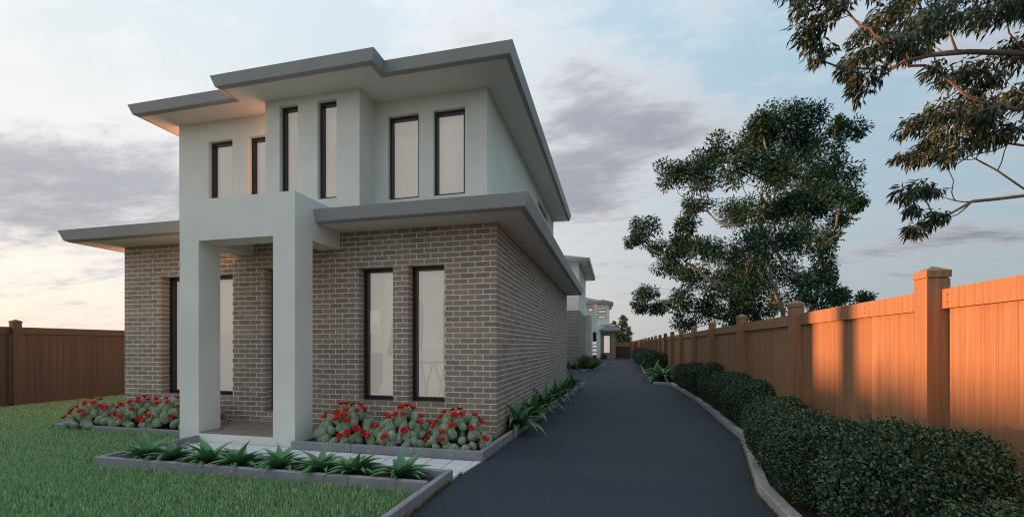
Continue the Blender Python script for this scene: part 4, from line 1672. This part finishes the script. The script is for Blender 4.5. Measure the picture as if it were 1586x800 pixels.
RIGHT = [(2.12, 5.72, 5.45, 0.189), (2.25, 5.58, 5.13, 0.205), (2.15, 5.73, 5.05, 0.196), (2.39, 6.02, 5.01, 0.142), (2.34, 5.34, 5.1, 0.125), (2.28, 6.27, 6.14, 0.249), (2.26, 5.28, 5.31, 0.206), (3.08, 6.22, 5.37, 0.238), (3.35, 6.39, 5.63, 0.259), (2.54, 5.34, 4.59, 0.178), (2.8, 6.2, 4.89, 0.16), (2.8, 5.76, 4.58, 0.207), (2.8, 5.98, 4.48, 0.139), (2.85, 5.41, 4.68, 0.192), (3.09, 5.5, 4.92, 0.242), (3.46, 5.73, 5.14, 0.27), (4.42, 6.75, 5.75, 0.289), (4.16, 5.91, 5.17, 0.285), (3.49, 6.33, 5.1, 0.175), (3.82, 6.58, 5.3, 0.181), (3.19, 6.45, 6.03, 0.288), (3.35, 5.87, 5.58, 0.294), (3.93, 6.02, 5.66, 0.294), (4.58, 6.35, 5.73, 0.305), (4.12, 6.5, 4.75, 0.24), (3.34, 5.63, 4.45, 0.112), (4.41, 6.54, 4.81, 0.238), (4.76, 6.67, 5.08, 0.225), (4.34, 6.64, 4.48, 0.276), (3.42, 5.57, 3.95, 0.179), (3.77, 6.59, 4.38, 0.165), (4.0, 5.77, 4.06, 0.265), (3.22, 5.84, 3.92, 0.132), (3.69, 6.23, 3.99, 0.217), (4.23, 6.67, 4.08, 0.262), (4.07, 6.04, 3.9, 0.235), (3.59, 6.53, 3.86, 0.148), (3.57, 6.13, 3.72, 0.168), (3.62, 5.9, 3.57, 0.131), (4.34, 6.08, 3.84, 0.175), (4.32, 5.93, 4.23, 0.213), (3.0, 5.52, 3.08, 0.104), (3.21, 5.64, 3.16, 0.099), (3.73, 6.32, 3.32, 0.094), (3.72, 6.63, 3.2, 0.125), (3.4, 5.7, 2.86, 0.085), (3.07, 5.5, 2.69, 0.069), (3.88, 6.66, 3.02, 0.091), (4.96, 6.45, 5.12, 0.381), (4.98, 6.32, 4.29, 0.372), (4.67, 6.07, 5.35, 0.359), (5.62, 6.66, 4.86, 0.463), (5.87, 6.96, 5.81, 0.484)]
RIGHT = [(x + .03, y, z + .05, r * .92) for x, y, z, r in RIGHT]
tree("gum tree leaning in over the fence at the top right, long drooping leaves", None, [(8.2, 6.4, -.05), (8.1, 6.5, 1.2), (7.7, 6.6, 2.5), (7.0, 6.7, 3.3), (6.3, 6.75, 4.2), (6.0, 6.8, 5.2)], .06, RIGHT, 21, "gum_leaf", "smooth_bark",
     40, .105, .23, .2, .3, sub=6, rmin=.004, out=.5, flat=.5, hang=(-.5, -.15, -.85),
     extra=[[(6.4, 6.7, 3.6), (5.07, 6.44, 3.39), (4.68, 6.35, 3.34), (4.37, 6.27, 3.55), (4.13, 6.22, 3.69), (3.89, 6.16, 3.85)],
            [(5.07, 6.44, 3.38), (4.68, 6.35, 3.26), (4.37, 6.27, 3.22), (4.08, 6.2, 3.19), (3.82, 6.14, 3.04), (3.67, 6.11, 2.98)],
            [(6.1, 6.75, 4.6), (5.15, 6.46, 4.91), (4.68, 6.35, 4.93), (4.04, 6.2, 4.95), (3.6, 6.09, 4.9), (3.3, 6.02, 4.83), (2.94, 5.93, 4.58)],
            [(3.9, 6.16, 4.96), (3.82, 6.14, 5.18), (3.71, 6.12, 5.33)]])


def conifer_clumps(x, y, h, w, seed):
    r = random.Random(seed)
    out = []
    for k in range(34):
        f = k / 33
        rad = w * (1 - f) ** .8 * r.uniform(.45, 1)
        a = k * 2.4
        out.append((x + rad * math.cos(a), y + rad * math.sin(a), h * (.12 + .86 * f), .28 + .5 * (1 - f)))
    return out


for x, y, h, w_, sd, lab in ((1.25, 68, 6.1, 2.2, 1, "pointed pale green tree beyond the far fence"), (-.15, 67, 5.0, 1.6, 2, "smaller tree tip showing beside the farthest house's roof")):
    tree(lab, "trees behind the far fence", [(x, y, -.05), (x, y, h * .5), (x, y, h)], .12, conifer_clumps(x, y, h, w_, sd), sd, "conifer_leaf", "bark", 70, .22, .45, .5, sub=3)
